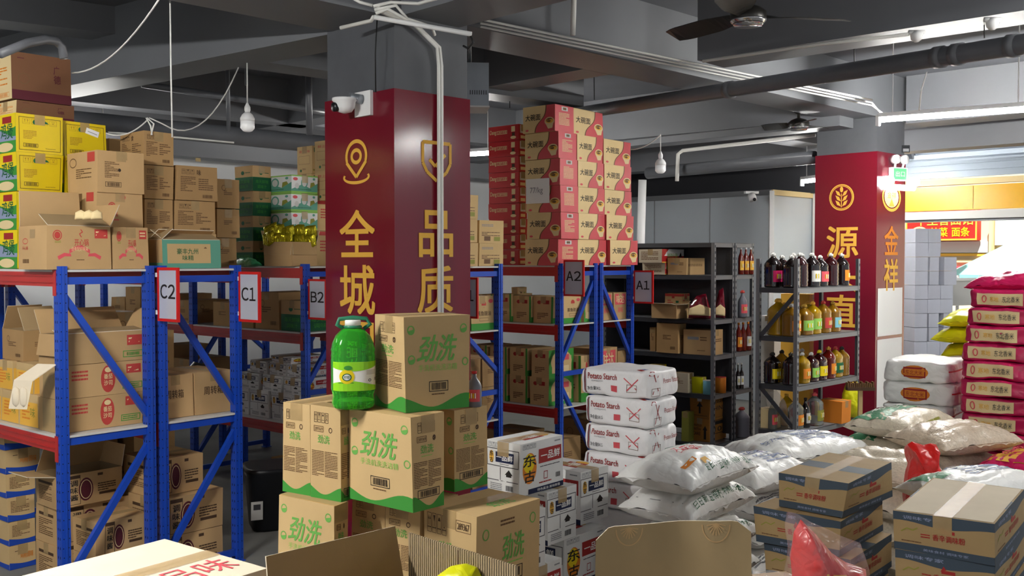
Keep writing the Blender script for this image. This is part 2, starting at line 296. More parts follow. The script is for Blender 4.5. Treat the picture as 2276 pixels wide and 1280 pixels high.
def carton_at(style, label, o, wr, wl, H, rot, body=None, name='carton', cat='box', group=None, flaps=None, tape=True, jit=.004):
    CN[0] += 1; r = random.Random(CN[0] * 13 + 5)
    J = [Vector((r.uniform(-jit, jit), r.uniform(-jit, jit), r.uniform(-jit, jit) * .6 if i > 3 else 0)) for i in range(8)]
    def pos(u, v, w, off=(0, 0, 0)):
        p = Vector(((u - .5) * wr, (v - .5) * wl, w * H)) + Vector(off)
        for i in range(8):
            k = (u if i & 1 else 1 - u) * (v if i & 2 else 1 - v) * (w if i & 4 else 1 - w)
            p += J[i] * max(0, k)
        b = jit * .8 * 16 * u * (1 - u) * w * (1 - w) if 0 <= u <= 1 else 0
        if v in (0, 1): p.y += (-b if v == 0 else b) * .4
        b = jit * .8 * 16 * v * (1 - v) * w * (1 - w) if 0 <= v <= 1 else 0
        if u in (0, 1): p.x += (-b if u == 0 else b) * .4
        return p
    mb = MB(); st = STY.get(style, (None, 'card'))
    bm = body or st[1]
    fL = Face(mb, lambda s, t, e: pos(0, 1 - s, t, (-e, 0, 0)), wl, H); fR = Face(mb, lambda s, t, e: pos(s, 0, t, (0, -e, 0)), wr, H)
    fX = Face(mb, lambda s, t, e: pos(1, s, t, (e, 0, 0)), wl, H); fY = Face(mb, lambda s, t, e: pos(1 - s, 1, t, (0, e, 0)), wr, H)
    fT = Face(mb, lambda s, t, e: pos(s, t, 1, (0, 0, e)), wr, wl); fB = Face(mb, lambda s, t, e: pos(s, 1 - t, 0), wr, wl)
    fs = [fL, fR, fX, fY, fB] + ([] if flaps is not None else [fT])
    for f in fs: f.rect(0, 0, 1, 1, bm, 0, seg=5)
    if flaps is not None:
        t = .005; q = t / wr; p_ = t / wl
        def q4(a, b, c, d, m='cardin'): mb.face([pos(*a), pos(*b), pos(*c), pos(*d)], m)
        q4((q, 1 - p_, .03), (q, p_, .03), (q, p_, .999), (q, 1 - p_, .999)); q4((1 - q, p_, .03), (1 - q, 1 - p_, .03), (1 - q, 1 - p_, .999), (1 - q, p_, .999))
        q4((q, p_, .03), (1 - q, p_, .03), (1 - q, p_, .999), (q, p_, .999)); q4((q, 1 - p_, .03), (q, 1 - p_, .999), (1 - q, 1 - p_, .999), (1 - q, 1 - p_, .03))
        q4((q, p_, .03), (1 - q, p_, .03), (1 - q, 1 - p_, .03), (q, 1 - p_, .03))
        q4((0, 0, 1), (1, 0, 1), (1 - q, p_, .999), (q, p_, .999)); q4((1, 0, 1), (1, 1, 1), (1 - q, 1 - p_, .999), (1 - q, p_, .999))
        q4((1, 1, 1), (0, 1, 1), (q, 1 - p_, .999), (1 - q, 1 - p_, .999)); q4((0, 1, 1), (0, 0, 1), (q, p_, .999), (q, 1 - p_, .999))
    elif tape or True:
        fT.rect(0, .497, 1, .503, 'dbrown', seg=1) if wr >= wl else fT.rect(.497, 0, .503, 1, 'dbrown', seg=1)
    if st[0]: st[0](fL, fR, fT, r, wr, wl, H)
    ob = mb.build(name, None, o, rot); tag(ob, label, cat, group)
    if flaps is not None:
        for side, ang, ln in flaps:
            A, B, out = dict(L=(pos(0, 1, 1), pos(0, 0, 1), Vector((-1, 0, 0))), R=(pos(0, 0, 1), pos(1, 0, 1), Vector((0, -1, 0))), X=(pos(1, 0, 1), pos(1, 1, 1), Vector((1, 0, 0))), Y=(pos(1, 1, 1), pos(0, 1, 1), Vector((0, 1, 0))))[side]
            an = math.radians(ang); dv = (out * math.sin(an) + Vector((0, 0, 1)) * math.cos(an)) * ln; nn = (B - A).normalized().cross(dv.normalized()) * .004
            fb = MB(); e = (B - A) * .015; q = [A + e, B - e, B - e * 2 + dv, A + e * 2 + dv]
            mid1 = (q[1] + q[2]) / 2 + nn; 
            v = [x for x in q] + [x + nn for x in q]
            fb.mesh(v, [(0, 1, 2, 3)], bm); fb.mesh(v, [(7, 6, 5, 4)], 'cardin'); fb.mesh(v, [(0, 4, 5, 1), (1, 5, 6, 2), (2, 6, 7, 3), (3, 7, 4, 0)], 'cardpale')
            fb.build('flap', ob)
    elif tape:
        tb = MB(); T = Face(tb, fT.fn, wr, wl); t = .03
        if wr >= wl:
            T.rect(0, .5 - t / wl, 1, .5 + t / wl, 'ctape', .0016, seg=5)
            g = Face(tb, fL.fn, wl, H); g.rect(.5 - t / wl, 1 - .06 / H, .5 + t / wl, 1, 'ctape', .0016, seg=3)
        else:
            T.rect(.5 - t / wr, 0, .5 + t / wr, 1, 'ctape', .0016, seg=5)
            g = Face(tb, fR.fn, wr, H); g.rect(.5 - t / wr, 1 - .06 / H, .5 + t / wr, 1, 'ctape', .0016, seg=3)
        tb.build('tape', ob)
    ob['top'] = o.z + H; REG.append([ob, ob.location.x, ob.location.y, rot, wr / 2 + .003 + jit * .4, wl / 2 + .003 + jit * .4, o.z, o.z + H, .001])
    return ob
# ---------------------------------------------------------------- printed designs
def s_jinxi(L, R, T, r, wr, wl, H):
    def big(f, wf):
        f.text('劲洗', .22, .52, .78, .8, 'jgreen', .025, shear=.25)
        f.text('手洗机洗洗洁精', .2, .42, .8, .49, 'lgreen', .0)
        for a, b in ((.1, .86), (.9, .86), (.1, .55)): f.ring(a, b, .055, .05, .004, 'jgreen', 16); f.poly([(a - .05, b - .01), (a + .05, b + .01), (a + .03, b - .04), (a - .03, b - .045)], 'jgreen')
        f.ring(.93, .5, .05, .045, .004, 'jgreen', 16)
        f.barcode(.36, .2, .66, .31, 'blk'); f.para(.4, .16, .62, .185, 1, 'brown')
    def small(f):
        f.icons(.18, .82, .72, .93, 'dbrown'); f.frame(.16, .72, .45, .785, .0022, 'brown'); f.text('289369', .19, .735, .42, .77, 'dbrown', .0)
        f.ring(.68, .75, .05, .03, .003, 'dbrown', 14); f.line([(.71, .77), (.66, .76), (.7, .745), (.65, .73)], .004, 'dbrown')
        f.text('劲洗', .26, .6, .66, .69, 'jgreen', .02, shear=.03); f.para(.28, .565, .64, .58, 1, 'lgreen')
        f.para(.05, .24, .93, .52, 16, 'brown', r.randint(0, 99), cols=2)
    def wave(f, ph):
        f.strip(wavepts(lambda x: .1 + .06 * math.sin(x * 6 + ph)), wavepts(lambda x: 0), 'green', .0006)
    sm, bg = (L, R) if wl < wr else (R, L)
    big(bg, 0); small(sm); wave(L, 2.5); wave(R, 2.2 if wl < wr else 1.5)
    if sm is R: sm.barcode(.15, .13, .85, .22, 'blk')
def s_jinxi_side(L, R, T, r, wr, wl, H):
    for f in (L, R):
        f.icons(.12, .82, .62, .93, 'dbrown'); f.frame(.12, .72, .45, .785, .0022, 'brown'); f.text('289369', .15, .735, .42, .77, 'dbrown', .0)
        f.ring(.68, .75, .06, .03, .003, 'dbrown', 14); f.text('劲洗', .26, .6, .66, .69, 'jgreen', .02, shear=.03)
        f.strip(wavepts(lambda x: .1 + .05 * math.sin(x * 5 + 2.5)), wavepts(lambda x: 0), 'green', .0006)
    L.para(.05, .24, .93, .52, 16, 'brown', r.randint(0, 99), cols=2)
    R.para(.05, .24, .93, .52, 14, 'brown', 3, cols=2); R.barcode(.2, .04, .9, .14, 'blk')
def s_jinxi_lying(L, R, T, r, wr, wl, H):
    L.icons(.06, .72, .45, .93, 'dbrown'); L.frame(.62, .8, .9, .92, .0022, 'brown'); L.text('289367', .65, .825, .87, .895, 'dbrown')
    L.text('劲洗', .3, .5, .58, .66, 'jgreen', .02, shear=.03); L.ring(.84, .58, .05, .05, .004, 'dbrown', 14); L.line([(.87, .6), (.82, .585), (.86, .565), (.81, .555)], .005, 'dbrown')
    R.text('劲洗', .4, .45, .74, .72, 'jgreen', .02, shear=.05); R.para(.38, .4, .75, .43, 1, 'lgreen'); R.barcode(.38, .22, .72, .36, 'blk')
    R.ring(.14, .78, .05, .06, .004, 'jgreen', 14); R.ring(.88, .82, .05, .06, .004, 'jgreen', 14); R.para(.36, .82, .6, .9, 2, 'brown')
    R.strip(wavepts(lambda x: .1 + .05 * math.sin(x * 5)), wavepts(lambda x: 0), 'green', .0006)
    T.text('劲洗', .4, .15, .75, .42, 'jgreen', .02)
def s_donggu(L, R, T, r, wr, wl, H):
    def end(f):
        f.icons(.04, .88, .5, .97, 'grey'); f.frame(0, .52, .97, .86, .003, 'dgrey'); f.text('东', .09, .7, .2, .8, 'blk', .03); f.ell(.145, .69, .07, .12, 'gold', .0004)
        f.text('古', .09, .58, .2, .68, 'blk', .03); f.rect(.27, .6, .82, .8, 'navy'); f.text('一品鲜', .3, .64, .79, .76, 'white', .03); f.para(.4, .56, .7, .58, 1, 'dgrey')
        f.line([(.42, .51), (.42, .26)], .003, 'dgrey'); f.line([(0, .25), (.97, .25)], .003, 'dgrey')
        f.poly([(.56, .38), (.8, .38), (.68, .48)], 'blk'); f.rect(.6, .34, .76, .38, 'blk'); f.barcode(.55, .05, .85, .2, 'dgrey', False); f.para(.1, .06, .5, .2, 4, 'grey')
    def front(f):
        f.icons(.05, .88, .36, .97, 'grey'); f.para(.8, .9, .95, .95, 1, 'grey')
        f.ell(.22, .5, .155, .3, 'orange', .0004); f.ell(.2, .6, .12, .18, 'yel', .0006)
        f.text('东', .07, .54, .36, .76, 'blk', .035, e=.0014); f.text('古', .1, .24, .34, .46, 'blk', .035, e=.0014)
        f.rect(.42, .55, .96, .83, 'mred'); f.text('一品鲜', .47, .61, .92, .77, 'white', .035); f.para(.45, .47, .95, .5, 1, 'dgrey', 5); f.frame(.54, .23, .63, .38, .003, 'mred')
        f.para(.44, .15, .74, .2, 1, 'mred', 7); f.barcode(.8, .18, .94, .32, 'dgrey', False); f.rect(.2 if f is R else 0, 0, 1, .1, 'navy'); f.text('特色酱油 美味鲜香', .4, .02, .92, .075, 'white', .01)
    if wl < wr * .93 or r.random() < .01: end(L); front(R)
    else: front(L); end(R)
    T.rect(.3, .25, .75, .6, 'mred', .001); T.ell(.82, .4, .1, .12, 'gold', .001); T.text('一品鲜', .36, .32, .7, .52, 'white', .03, e=.0016)
def s_donggu_end(L, R, T, r, wr, wl, H): s_donggu(Face(MB(), L.fn, wl, H), R, T, r, 1.0, 1.0, H); Lf = L
def s_dawan(L, R, T, r, wr, wl, H):
    sm, bg = (L, R)
    def front(f):
        m = 'cream_c'
        f.rect(0, 0, 1, 1, 'pinkred_c', .0004)
        top = wavepts(lambda t: .63 + .09 * math.cos(t * 4) - (0), 16)
        curve = [(.36 + .36 * (1 / (1 + math.exp(-(t - .42) * 9))), t) for t in [i / 16 for i in range(17)]]
        for (a, b), (c, d) in zip(curve, curve[1:]):
            [f.poly([(a * i / 4, b), (a * (i + 1) / 4, b), (c * (i + 1) / 4, d), (c * i / 4, d)], m, .0009) for i in range(4)]; f.poly([(a, b), (a + .03, b), (c + .03, d), (c, d)], 'brown', .0008)
        f.text('大碗面', .08, .46, .56, .7, 'blk', .03, shear=.01, e=.0014); f.para(.08, .86, .2, .94, 1, 'pred'); f.para(.3, .9, .58, .93, 1, 'dbrown'); f.para(.1, .39, .45, .42, 1, 'dbrown')
        f.ell(.84, .38, .15, .16, 'cream', .0012); f.ell(.84, .4, .12, .1, 'gold', .0016)
        for i in range(5): f.ring(.84, .42, .1 - i * .018, .08 - i * .014, .004, 'brown', 14, .3 * i, 5 + .3 * i, e=.002)
        f.poly([(.72, .3), (.97, .36), (.93, .12), (.8, .1)], 'cream', .0014); f.ell(.13, .1, .05, .04, 'pinkred', .0012)
    front(R); front(L) if wl > .25 else None
    if wl <= .25:
        L.rect(0, 0, 1, 1, 'pinkred_c', .0004); L.rect(.35, .8, .68, .95, 'ltgrey'); L.rect(.42, .83, .6, .92, 'brown', .001); L.para(.2, .25, .8, .72, 9, 'cream', r.randint(0, 99), .7)
        if r.random() < .4: L.rect(.1, .1, .5, .3, 'cream', .001); L.barcode(.12, .12, .48, .28, 'brown', False)
def s_dawan_side(L, R, T, r, wr, wl, H):
    s_dawan(L, R, T, r, wr, .2, H)
def s_red(L, R, T, r, wr, wl, H):
    L.text('Dang', .05, .4, .26, .75, 'cream', .02, shear=.02); L.frame(.28, .45, .62, .68, .004, 'cream'); L.text('七味牛肉面', .3, .49, .6, .64, 'cream', .015)
    L.rect(.76, .55, .88, .9, 'cream'); L.rect(.78, .2, .87, .5, 'dbrown'); L.ell(.82, .18, .09, .1, 'cream')
    R.rect(.15, .45, .8, .95, 'ltgrey'); R.ell(.5, .72, .2, .16, 'brown'); R.rect(.2, .1, .75, .3, 'cream')
def s_yellow(L, R, T, r, wr, wl, H):
    R.frame(.06, .06, .95, .92, .003, 'dbrown'); R.icons(.12, .74, .88, .88, 'gold2', 4); R.disc(.4, .8, .014, 'dgreen'); R.poly([(.56, .78), (.7, .78), (.63, .85)], 'dgreen')
    R.para(.15, .35, .45, .58, 6, 'gold2', 5); R.barcode(.15, .14, .46, .24, 'dbrown'); R.para(.62, .12, .86, .14, 1, 'dbrown')
    L.strip(wavepts(lambda x: 1), wavepts(lambda x: .62 + .05 * math.sin(x * 7)), 'yel', .001); L.rect(0, 0, 1, 1, 'sackyel' if 0 else 'green', .0005)
    L.strip(wavepts(lambda x: .5 + .1 * math.sin(x * 5)), wavepts(lambda x: .3), 'lblue', .001); L.text('鸡煲', .45, .35, .9, .75, 'dgreen', .02, e=.002); L.rect(.5, .76, .85, .93, 'mred', .002)
    L.ell(.6, .14, .3, .12, 'cream', .002)
def s_wine(L, R, T, r, wr, wl, H):
    R.rect(0, 0, 1, .2, 'wine'); R.text('广', .7, .62, .8, .8, 'wine', .02); R.text('德', .7, .42, .82, .6, 'wine', .02); R.ring(.2, .45, .1, .12, .006, 'brown', 16); R.para(.1, .86, .22, .9, 1, 'wine')
    L.rect(0, 0, 1, 1, 'cream', .0004); L.para(.1, .3, .9, .7, 7, 'orange', 4, .6); L.rect(.1, .8, .3, .92, 'orange'); L.barcode(.3, .05, .9, .15, 'orange')
def s_kai(L, R, T, r, wr, wl, H):
    R.ring(.16, .78, .07, .12, .005, 'pred', 20); R.ell(.16, .78, .045, .08, 'pred'); R.rect(.74, .72, .95, .93, 'pred'); R.para(.76, .76, .93, .9, 2, 'cream')
    R.text('开心锅', .42, .54, .64, .7, 'pred', .015); R.line([(.53, .74), (.5, .82), (.55, .86), (.52, .92)], .005, 'pred'); R.para(.12, .6, .22, .66, 2, 'olive')
    t1 = [(.34 + .32 * i / 10, .36 + .1 * math.sin(math.pi * i / 10)) for i in range(11)]; R.strip([(a, b + .09) for a, b in t1], t1, 'pinkred')
    R.text('佳肴配好味来', .37, .42, .63, .52, 'cream', .0, e=.0018); R.strip([(.16, .3), (.26, .38), (.36, .36)], [(.18, .22), (.27, .3), (.37, .3)], 'pinkred'); R.strip([(.64, .36), (.74, .38), (.84, .3)], [(.63, .3), (.73, .3), (.82, .22)], 'pinkred')
    R.para(.45, .2, .58, .24, 1, 'brown')
    L.ring(.25, .65, .1, .07, .004, 'pred', 14); L.text('开心锅', .15, .45, .35, .53, 'pred', .01); L.barcode(.12, .12, .42, .26, 'brown', False); L.rect(.42, .72, .6, .92, 'cardin', .0012)
def s_kai2(L, R, T, r, wr, wl, H):
    R.para(.15, .35, .48, .75, 10, 'brown', 6, .6); R.barcode(.16, .14, .5, .26, 'dbrown'); R.rect(.45, .8, .63, .99, 'ctape', .001); R.disc(.46, .55, .01, 'blk')
    L.rect(.68, .74, .92, .97, 'pred'); L.ring(.2, .75, .12, .12, .006, 'brown', 16); L.para(.3, .35, .85, .6, 5, 'brown', 8, .5)
def s_kai3(L, R, T, r, wr, wl, H):
    R.ring(.32, .62, .08, .11, .006, 'pred', 18); R.ell(.32, .62, .05, .07, 'pred'); R.text('开心锅', .2, .36, .44, .48, 'pred', .012); R.para(.1, .25, .5, .31, 1, 'pinkred'); R.ell(.56, .86, .06, .07, 'pred')
    L.rect(.66, .74, .9, .97, 'pred'); L.rect(.3, .2, .52, .95, 'brown', .0012)
def s_sym(L, R, T, r, wr, wl, H):
    for f in (L, R):
        f.icons(.1, .76, .42, .9, 'dbrown', 3); f.text(r.choice(['食', '品', '盐', '味']), .48, .74, .58, .9, 'dbrown', .02); f.para(.08, .25, .48, .7, 9, 'brown', r.randint(0, 99), .6); f.para(.52, .3, .92, .66, 6, 'brown', r.randint(0, 99), .5); f.barcode(.58, .06, .9, .2, 'brown', False)
def s_plain(L, R, T, r, wr, wl, H):
    for f in (L, R):
        f.para(.3, .45, .7, .62, 3, 'brown', r.randint(0, 99), .7)
        if r.random() < .6: f.barcode(.6, .1, .9, .25, 'brown', False)
        if r.random() < .5: f.ring(.3, .7, .1 * f.h / max(f.w, f.h), .1, .004, 'brown', 16)
def s_bare(L, R, T, r, wr, wl, H): pass
def s_weijing(L, R, T, r, wr, wl, H):
    R.rect(0, 0, 1, 1, 'teal', .0005); R.rect(.08, .18, .82, .86, 'cardy', .0009); R.text('豪丰九州', .24, .5, .6, .7, 'dgreen', .02); R.text('味精', .33, .28, .52, .46, 'dgreen', .02); R.para(.64, .58, .78, .64, 1, 'dgreen'); R.poly([(.7, .7), (.76, .7), (.73, .76)], 'brown', .0014)
    L.rect(0, 0, 1, .2, 'teal')
def s_leaf(L, R, T, r, wr, wl, H):
    for f in (L, R):
        f.rect(0, 0, 1, .55, 'dgreen'); f.ell(.45, .72, .09, .08, 'dgreen'); f.text('海天鲜味', .15, .3, .85, .45, 'green', .01, e=.0015); f.para(.6, .7, .9, .75, 1, 'dgreen'); f.text('调味汁', .25, .1, .75, .25, 'green', .01, e=.0015)
def s_corn(L, R, T, r, wr, wl, H):
    for f in (L, R):
        f.rect(0, 0, 1, .1, 'lgreen'); f.rect(0, .93, 1, 1, 'lgreen'); f.strip([(0, .2), (.4, .5), (.7, .3), (1, .6)], [(0, .1), (.4, .1), (.7, .1), (1, .1)], 'teal', .0006); f.ell(.48, .58, .13, .28, 'teal', .001); f.ell(.48, .58, .09, .2, 'ltgrey', .0014)
        f.ell(.14, .78, .09, .09, 'pinkred', .001); f.ell(.85, .82, .05, .07, 'teal', .001); f.ell(.2, .4, .08, .16, 'ltgrey', .0014); f.poly([(.7, .3), (.9, .5), (.85, .65), (.72, .6)], 'olive', .0014); f.para(.25, .18, .8, .24, 1, 'dgreen')
def s_shang(L, R, T, r, wr, wl, H):
    R.rect(.1, .78, .3, .94, 'dgreen'); R.text('鲜上鲜', .28, .42, .75, .62, 'dgreen', .02); R.para(.3, .3, .65, .36, 1, 'dgreen'); R.rect(.05, .1, .3, .16, 'olive')
    L.text('鲜上鲜味', .15, .76, .85, .86, 'pred', .01); L.frame(.1, .35, .85, .65, .002, 'brown'); L.disc(.25, .12, .012, 'dgreen'); L.para(.35, .14, .6, .2, 2, 'brown')
def s_redtop(L, R, T, r, wr, wl, H):
    for f in (L, R): f.rect(0, .88, 1, .99, 'pred'); f.para(.15, .4, .5, .75, 4, 'pred', 5, .6); f.rect(.65, .5, .82, .7, 'dgreen'); f.rect(.42, .8, .58, .99, 'pred', .002)
def s_tomato(L, R, T, r, wr, wl, H):
    R.ell(.56, .5, .085, .42, 'pred'); R.rect(.49, .3, .63, .68, 'pred', .001); R.text('番茄', .51, .5, .61, .66, 'cream', .02, e=.0018); R.text('沙司', .51, .3, .61, .46, 'cream', .02, e=.0018); R.ell(.56, .78, .04, .08, 'cream', .0018)
    R.para(.14, .5, .34, .84, 3, 'pred', 3, .95); R.rect(.78, .62, .96, .9, 'pred'); R.para(.8, .66, .94, .84, 2, 'cream', 2); R.frame(.73, .14, .97, .34, .004, 'green'); R.para(.75, .18, .95, .3, 2, 'green', 8, .9)
    L.rect(.2, 0, .8, 1, 'ctape', .001); L.para(.2, .3, .8, .7, 4, 'dgreen')
def s_tomopen(L, R, T, r, wr, wl, H): R.rect(.78, .52, .96, .86, 'pred'); R.para(.8, .58, .94, .8, 2, 'cream', 2); R.frame(.73, .12, .97, .34, .004, 'green'); R.barcode(.75, .15, .95, .31, 'green', False)
def s_zhou(L, R, T, r, wr, wl, H): R.text('周转箱', .22, .46, .72, .66, 'dbrown', .012)
def s_sauce(L, R, T, r, wr, wl, H):
    R.frame(.17, .05, .36, .95, .003, 'dbrown'); R.rect(.17, .85, .36, .95, 'dbrown'); R.text('调', .21, .62, .32, .8, 'blk', .03); R.text('味', .21, .4, .32, .58, 'blk', .03); R.text('酱', .21, .18, .32, .36, 'blk', .03); R.ell(.44, .48, .11, .36, 'wine'); R.ring(.44, .48, .09, .3, .004, 'cream', 18, e=.002)
    R.rect(.62, .84, .7, .92, 'dbrown'); R.para(.62, .34, .92, .62, 4, 'dbrown', 3, .5); R.rect(.64, .24, .9, .32, 'dbrown')
    L.rect(.15, .72, .85, .8, 'dbrown'); L.para(.15, .2, .85, .66, 9, 'brown', 4, .7)
def s_blue(L, R, T, r, wr, wl, H):
    for f in (L, R): f.strip(wavepts(lambda x: .3 - .1 * math.sin(x * 2.4)), wavepts(lambda x: 0), 'blue'); f.strip(wavepts(lambda x: .16), wavepts(lambda x: .08), 'white', .0004)
    if r.random() < .5: R.para(.12, .35, .85, .85, 8, 'brown', r.randint(0, 99), .7)
    else: R.text('鸡精调味', .4, .4, .9, .66, 'orange', .01); R.para(.2, .72, .35, .78, 1, 'dbrown')
def s_yel2(L, R, T, r, wr, wl, H):
    for f in (L, R): f.rect(.02, .02, .98, .75, 'orange' if 0 else 'gold', .0005); f.para(.15, .2, .6, .7, 5, 'orange', r.randint(0, 99), .6); f.text('味', .6, .3, .85, .6, 'olive', .0)
def s_haday(L, R, T, r, wr, wl, H):
    R.rect(0, 0, 1, .2, 'green'); R.ell(.55, .76, .1, .1, 'pred'); R.rect(.43, .67, .67, .72, 'cardy', .001); R.text('蒸鱼豉油', .25, .42, .85, .56, 'dbrown', .015); R.frame(.35, .26, .75, .36, .003, 'brown'); R.ell(.85, .85, .1, .06, 'pinkred')
    L.rect(.9, 0, 1, 1, 'green', .0004); L.ell(.3, .78, .1, .07, 'mred'); L.para(.2, .15, .8, .4, 4, 'brown', 4, .7); L.rect(.5, .72, .8, .86, 'mred')
def s_haday2(L, R, T, r, wr, wl, H):
    for f in (R,):
        f.rect(0, 0, 1, 1, 'green', .0004); f.ell(.5, .55, .42, .42, 'cardy', .0009); f.rect(.12, .15, .9, .75, 'cardy', .0012); f.rect(.55, .6, .8, .8, 'pinkred', .0016); f.rect(.3, .12, .8, .4, 'cream', .0016)
    L.ell(.3, .78, .1, .07, 'mred'); L.para(.2, .15, .8, .4, 4, 'brown', 4, .7); L.rect(.5, .72, .8, .86, 'mred')
def s_mredface(L, R, T, r, wr, wl, H):
    R.rect(.1, .55, .9, .95, 'pinkred'); R.text('味达', .2, .6, .8, .9, 'cream', .02, e=.0016); R.text('美味', .3, .25, .7, .45, 'pinkred', .02); L.ell(.5, .5, .3, .3, 'mred')
def s_xiang(L, R, T, r, wr, wl, H):
    for f in (L, R):
        f.strip(wavepts(lambda x: 1), wavepts(lambda x: .74 + .05 * math.sin(x * 7 + 1)), 'blugrey', .0006); f.strip(wavepts(lambda x: .2 + .012 * math.sin(x * 5)), wavepts(lambda x: 0), 'blugrey', .0006)
        f.text('香辛调味粉', .4, .38, .72, .54, 'mred', .02); f.rect(.48, .58, .62, .66, 'mred'); f.poly([(.47, .62), (.5, .76), (.53, .68)], 'mred'); f.para(.28, .4, .38, .52, 2, 'mred', 3, .6)
        f.para(.08, .24, .3, .3, 1, 'brown', 9); f.text('美味食材 调味专家', .3, .06, .75, .13, 'lblue', .0); f.line([(.08, .5), (.14, .6), (.2, .56), (.25, .64)], .004, 'olive'); f.text('调味专家', .1, .83, .5, .92, 'lblue', .0)
    T.rect(.38, 0, .6, 1, 'blugrey', .0005)
def s_china(L, R, T, r, wr, wl, H):
    R.text('(221)', .3, .6, .92, .76, 'blk', .02); R.text('CHINA', .06, .3, .95, .5, 'blk', .02); L.poly([(.35, .5), (.65, .5), (.5, .72)], 'blk'); L.rect(.45, .2, .55, .5, 'blk'); L.rect(.38, .72, .6, .98, 'ltgrey', .001); L.rect(.1, .1, .9, .12, 'dbrown')
def s_china2(L, R, T, r, wr, wl, H):
    L.text('HANDLE', .1, .64, .6, .74, 'blk', .02); L.text('WITH', .15, .46, .55, .58, 'blk', .02); L.text('CARE', .15, .26, .55, .4, 'blk', .02); L.poly([(.66, .5), (.9, .5), (.78, .7)], 'blk'); L.rect(.72, .1, .84, .5, 'blk'); L.rect(.36, .8, .56, 1, 'ltgrey', .001)
    R.frame(.15, .3, .85, .9, .006, 'blk'); R.text('10', .3, .4, .7, .6, 'blk', .02); R.rect(.2, .7, .8, .85, 'blk')
def s_snack(L, R, T, r, wr, wl, H):
    L.para(.1, .2, .9, .85, 6, 'brown', 7, .8); R.rect(0, 0, 1, .5, 'red_c'); R.rect(0, .5, 1, 1, 'white', .0006); R.poly([(.1, .5), (.3, 1), (0, 1), (0, .5)], 'pred', .001); R.text('尚好佳', .25, .4, .7, .7, 'lgreen', .02, e=.0016); R.poly([(.75, .4), (.85, .8), (.9, .4)], 'blk', .0014); R.rect(0, 0, 1, .08, 'gold', .001)
def s_dline(L, R, T, r, wr, wl, H): R.para(.08, .5, .92, .66, 2, 'brown', 6, .9); L.rect(.15, .6, .55, .72, 'grey'); L.para(.6, .55, .85, .75, 2, 'brown'); L.para(.5, .15, .8, .2, 1, 'brown')
def s_beige(L, R, T, r, wr, wl, H):
    for f in (L, R): f.para(.1, .72, .6, .84, 2, 'grey', 3, .8); f.para(.1, .3, .9, .5, 3, 'brown', 9, .5); f.rect(.2, .1, .45, .3, 'brown', .001); f.rect(.6, .1, .85, .28, 'olive', .001)
def s_pinkprint(L, R, T, r, wr, wl, H):
    T.frame(.1, .12, .5, .32, .008, 'pinkred'); T.text('品味', .55, .15, .95, .4, 'pinkred', .0)
STY = dict(jinxi=(s_jinxi, 'cardy'), jside=(s_jinxi_side, 'cardy'), jlying=(s_jinxi_lying, 'cardy'), donggu=(s_donggu, 'white_p'), dawan=(s_dawan, 'cream_c'), dawans=(s_dawan_side, 'cream_c'), red=(s_red, 'red_c'), yellow=(s_yellow, 'yellow_c'),
           wine=(s_wine, 'carddark'), kai=(s_kai, 'card'), kai2=(s_kai2, 'card'), kai3=(s_kai3, 'card'), sym=(s_sym, 'card2'), plain=(s_plain, 'card2'), bare=(s_bare, 'card'), weijing=(s_weijing, 'card'), leaf=(s_leaf, 'card'), corn=(s_corn, 'white_p'),
           shang=(s_shang, 'cardy'), redtop=(s_redtop, 'cardy'), tomato=(s_tomato, 'card'), tomopen=(s_tomopen, 'card'), zhou=(s_zhou, 'card'), sauce=(s_sauce, 'card'), blue=(s_blue, 'cardy'), yel2=(s_yel2, 'cardy'), haday=(s_haday, 'cardy'), haday2=(s_haday2, 'cardy'),
           mredface=(s_mredface, 'card'), xiang=(s_xiang, 'cardx'), china=(s_china, 'kraft'), china2=(s_china2, 'kraft'), snack=(s_snack, 'cardgrey'), dline=(s_dline, 'card'), beige=(s_beige, 'cardy'), pinkprint=(s_pinkprint, 'cardpale'))
# ---------------------------------------------------------------- sun over the street, building shell
sun = bpy.data.objects.new('sun', bpy.data.lights.new('sun', 'SUN')); COL.objects.link(sun); sun.data.energy = 4.5; sun.data.angle = .02; sun.data.color = (1, .96, .9)
sun.rotation_euler = (math.radians(38), 0, math.radians(-20))
Rb, Lb = dirs(45.5)
SL = 3.75
m = MB(); m.box(-14, -6, -.1, 12, 17.5, 0, 'floorc'); struct(m, 'floor')
m = MB(); m.box(-14, -3, SL, 8.2, 9.2, SL + .15, 'ceil'); m.prism([(-14, 9.2), (8.2, 9.2), (.5, 17), (-14, 17)], SL, SL + .15, 'ceil'); struct(m, 'ceiling')
def beam(A, D, ln, width, side, z0, z1=SL, mt='beam', back=0):
    m = MB(); A = Vector((A[0], A[1], 0)); D = Vector((D[0], D[1], 0)).normalized(); S = Vector((-D.y, D.x, 0)) * side
    a = A - D * back; b = A + D * ln
    q = [a, b, b + S * width, a + S * width]
    m.prism([(p.x, p.y) for p in (q if side > 0 else q[::-1])], z0, z1, mt)
    return struct(m, 'ceiling_beam')
P1 = P(877, 300, 5.5); P1.z = 0; P2 = P(1948, 400, 9.8); P2.z = 0
p1L = P1 + Lb * .65
beam(p1L - Rb * 0, (-.80, .60), 6, .34, -1, 3.24, back=.1)                    # left from pillar one
beam(P1 - Lb * .0 + Rb * .05, -Lb, 4.5, .42, 1, 3.25)                         # toward upper right, overhead
beam(P1 + Lb * .08, Rb, 7.2, .42, 1, 3.3, back=-.5)                         # pillar one to pillar two
beam(P1 + Lb * .05, -Rb, 4, .55, -1, 3.25, back=0)                           # over the camera side
beam(Vector((-1.35, 7.2)), (-.765, -.643), .62, .3, -1, 3.26, back=2.6)
beam((-2.9, 7.33), (-.66, -.455), 6, .3, -1, 3.55)
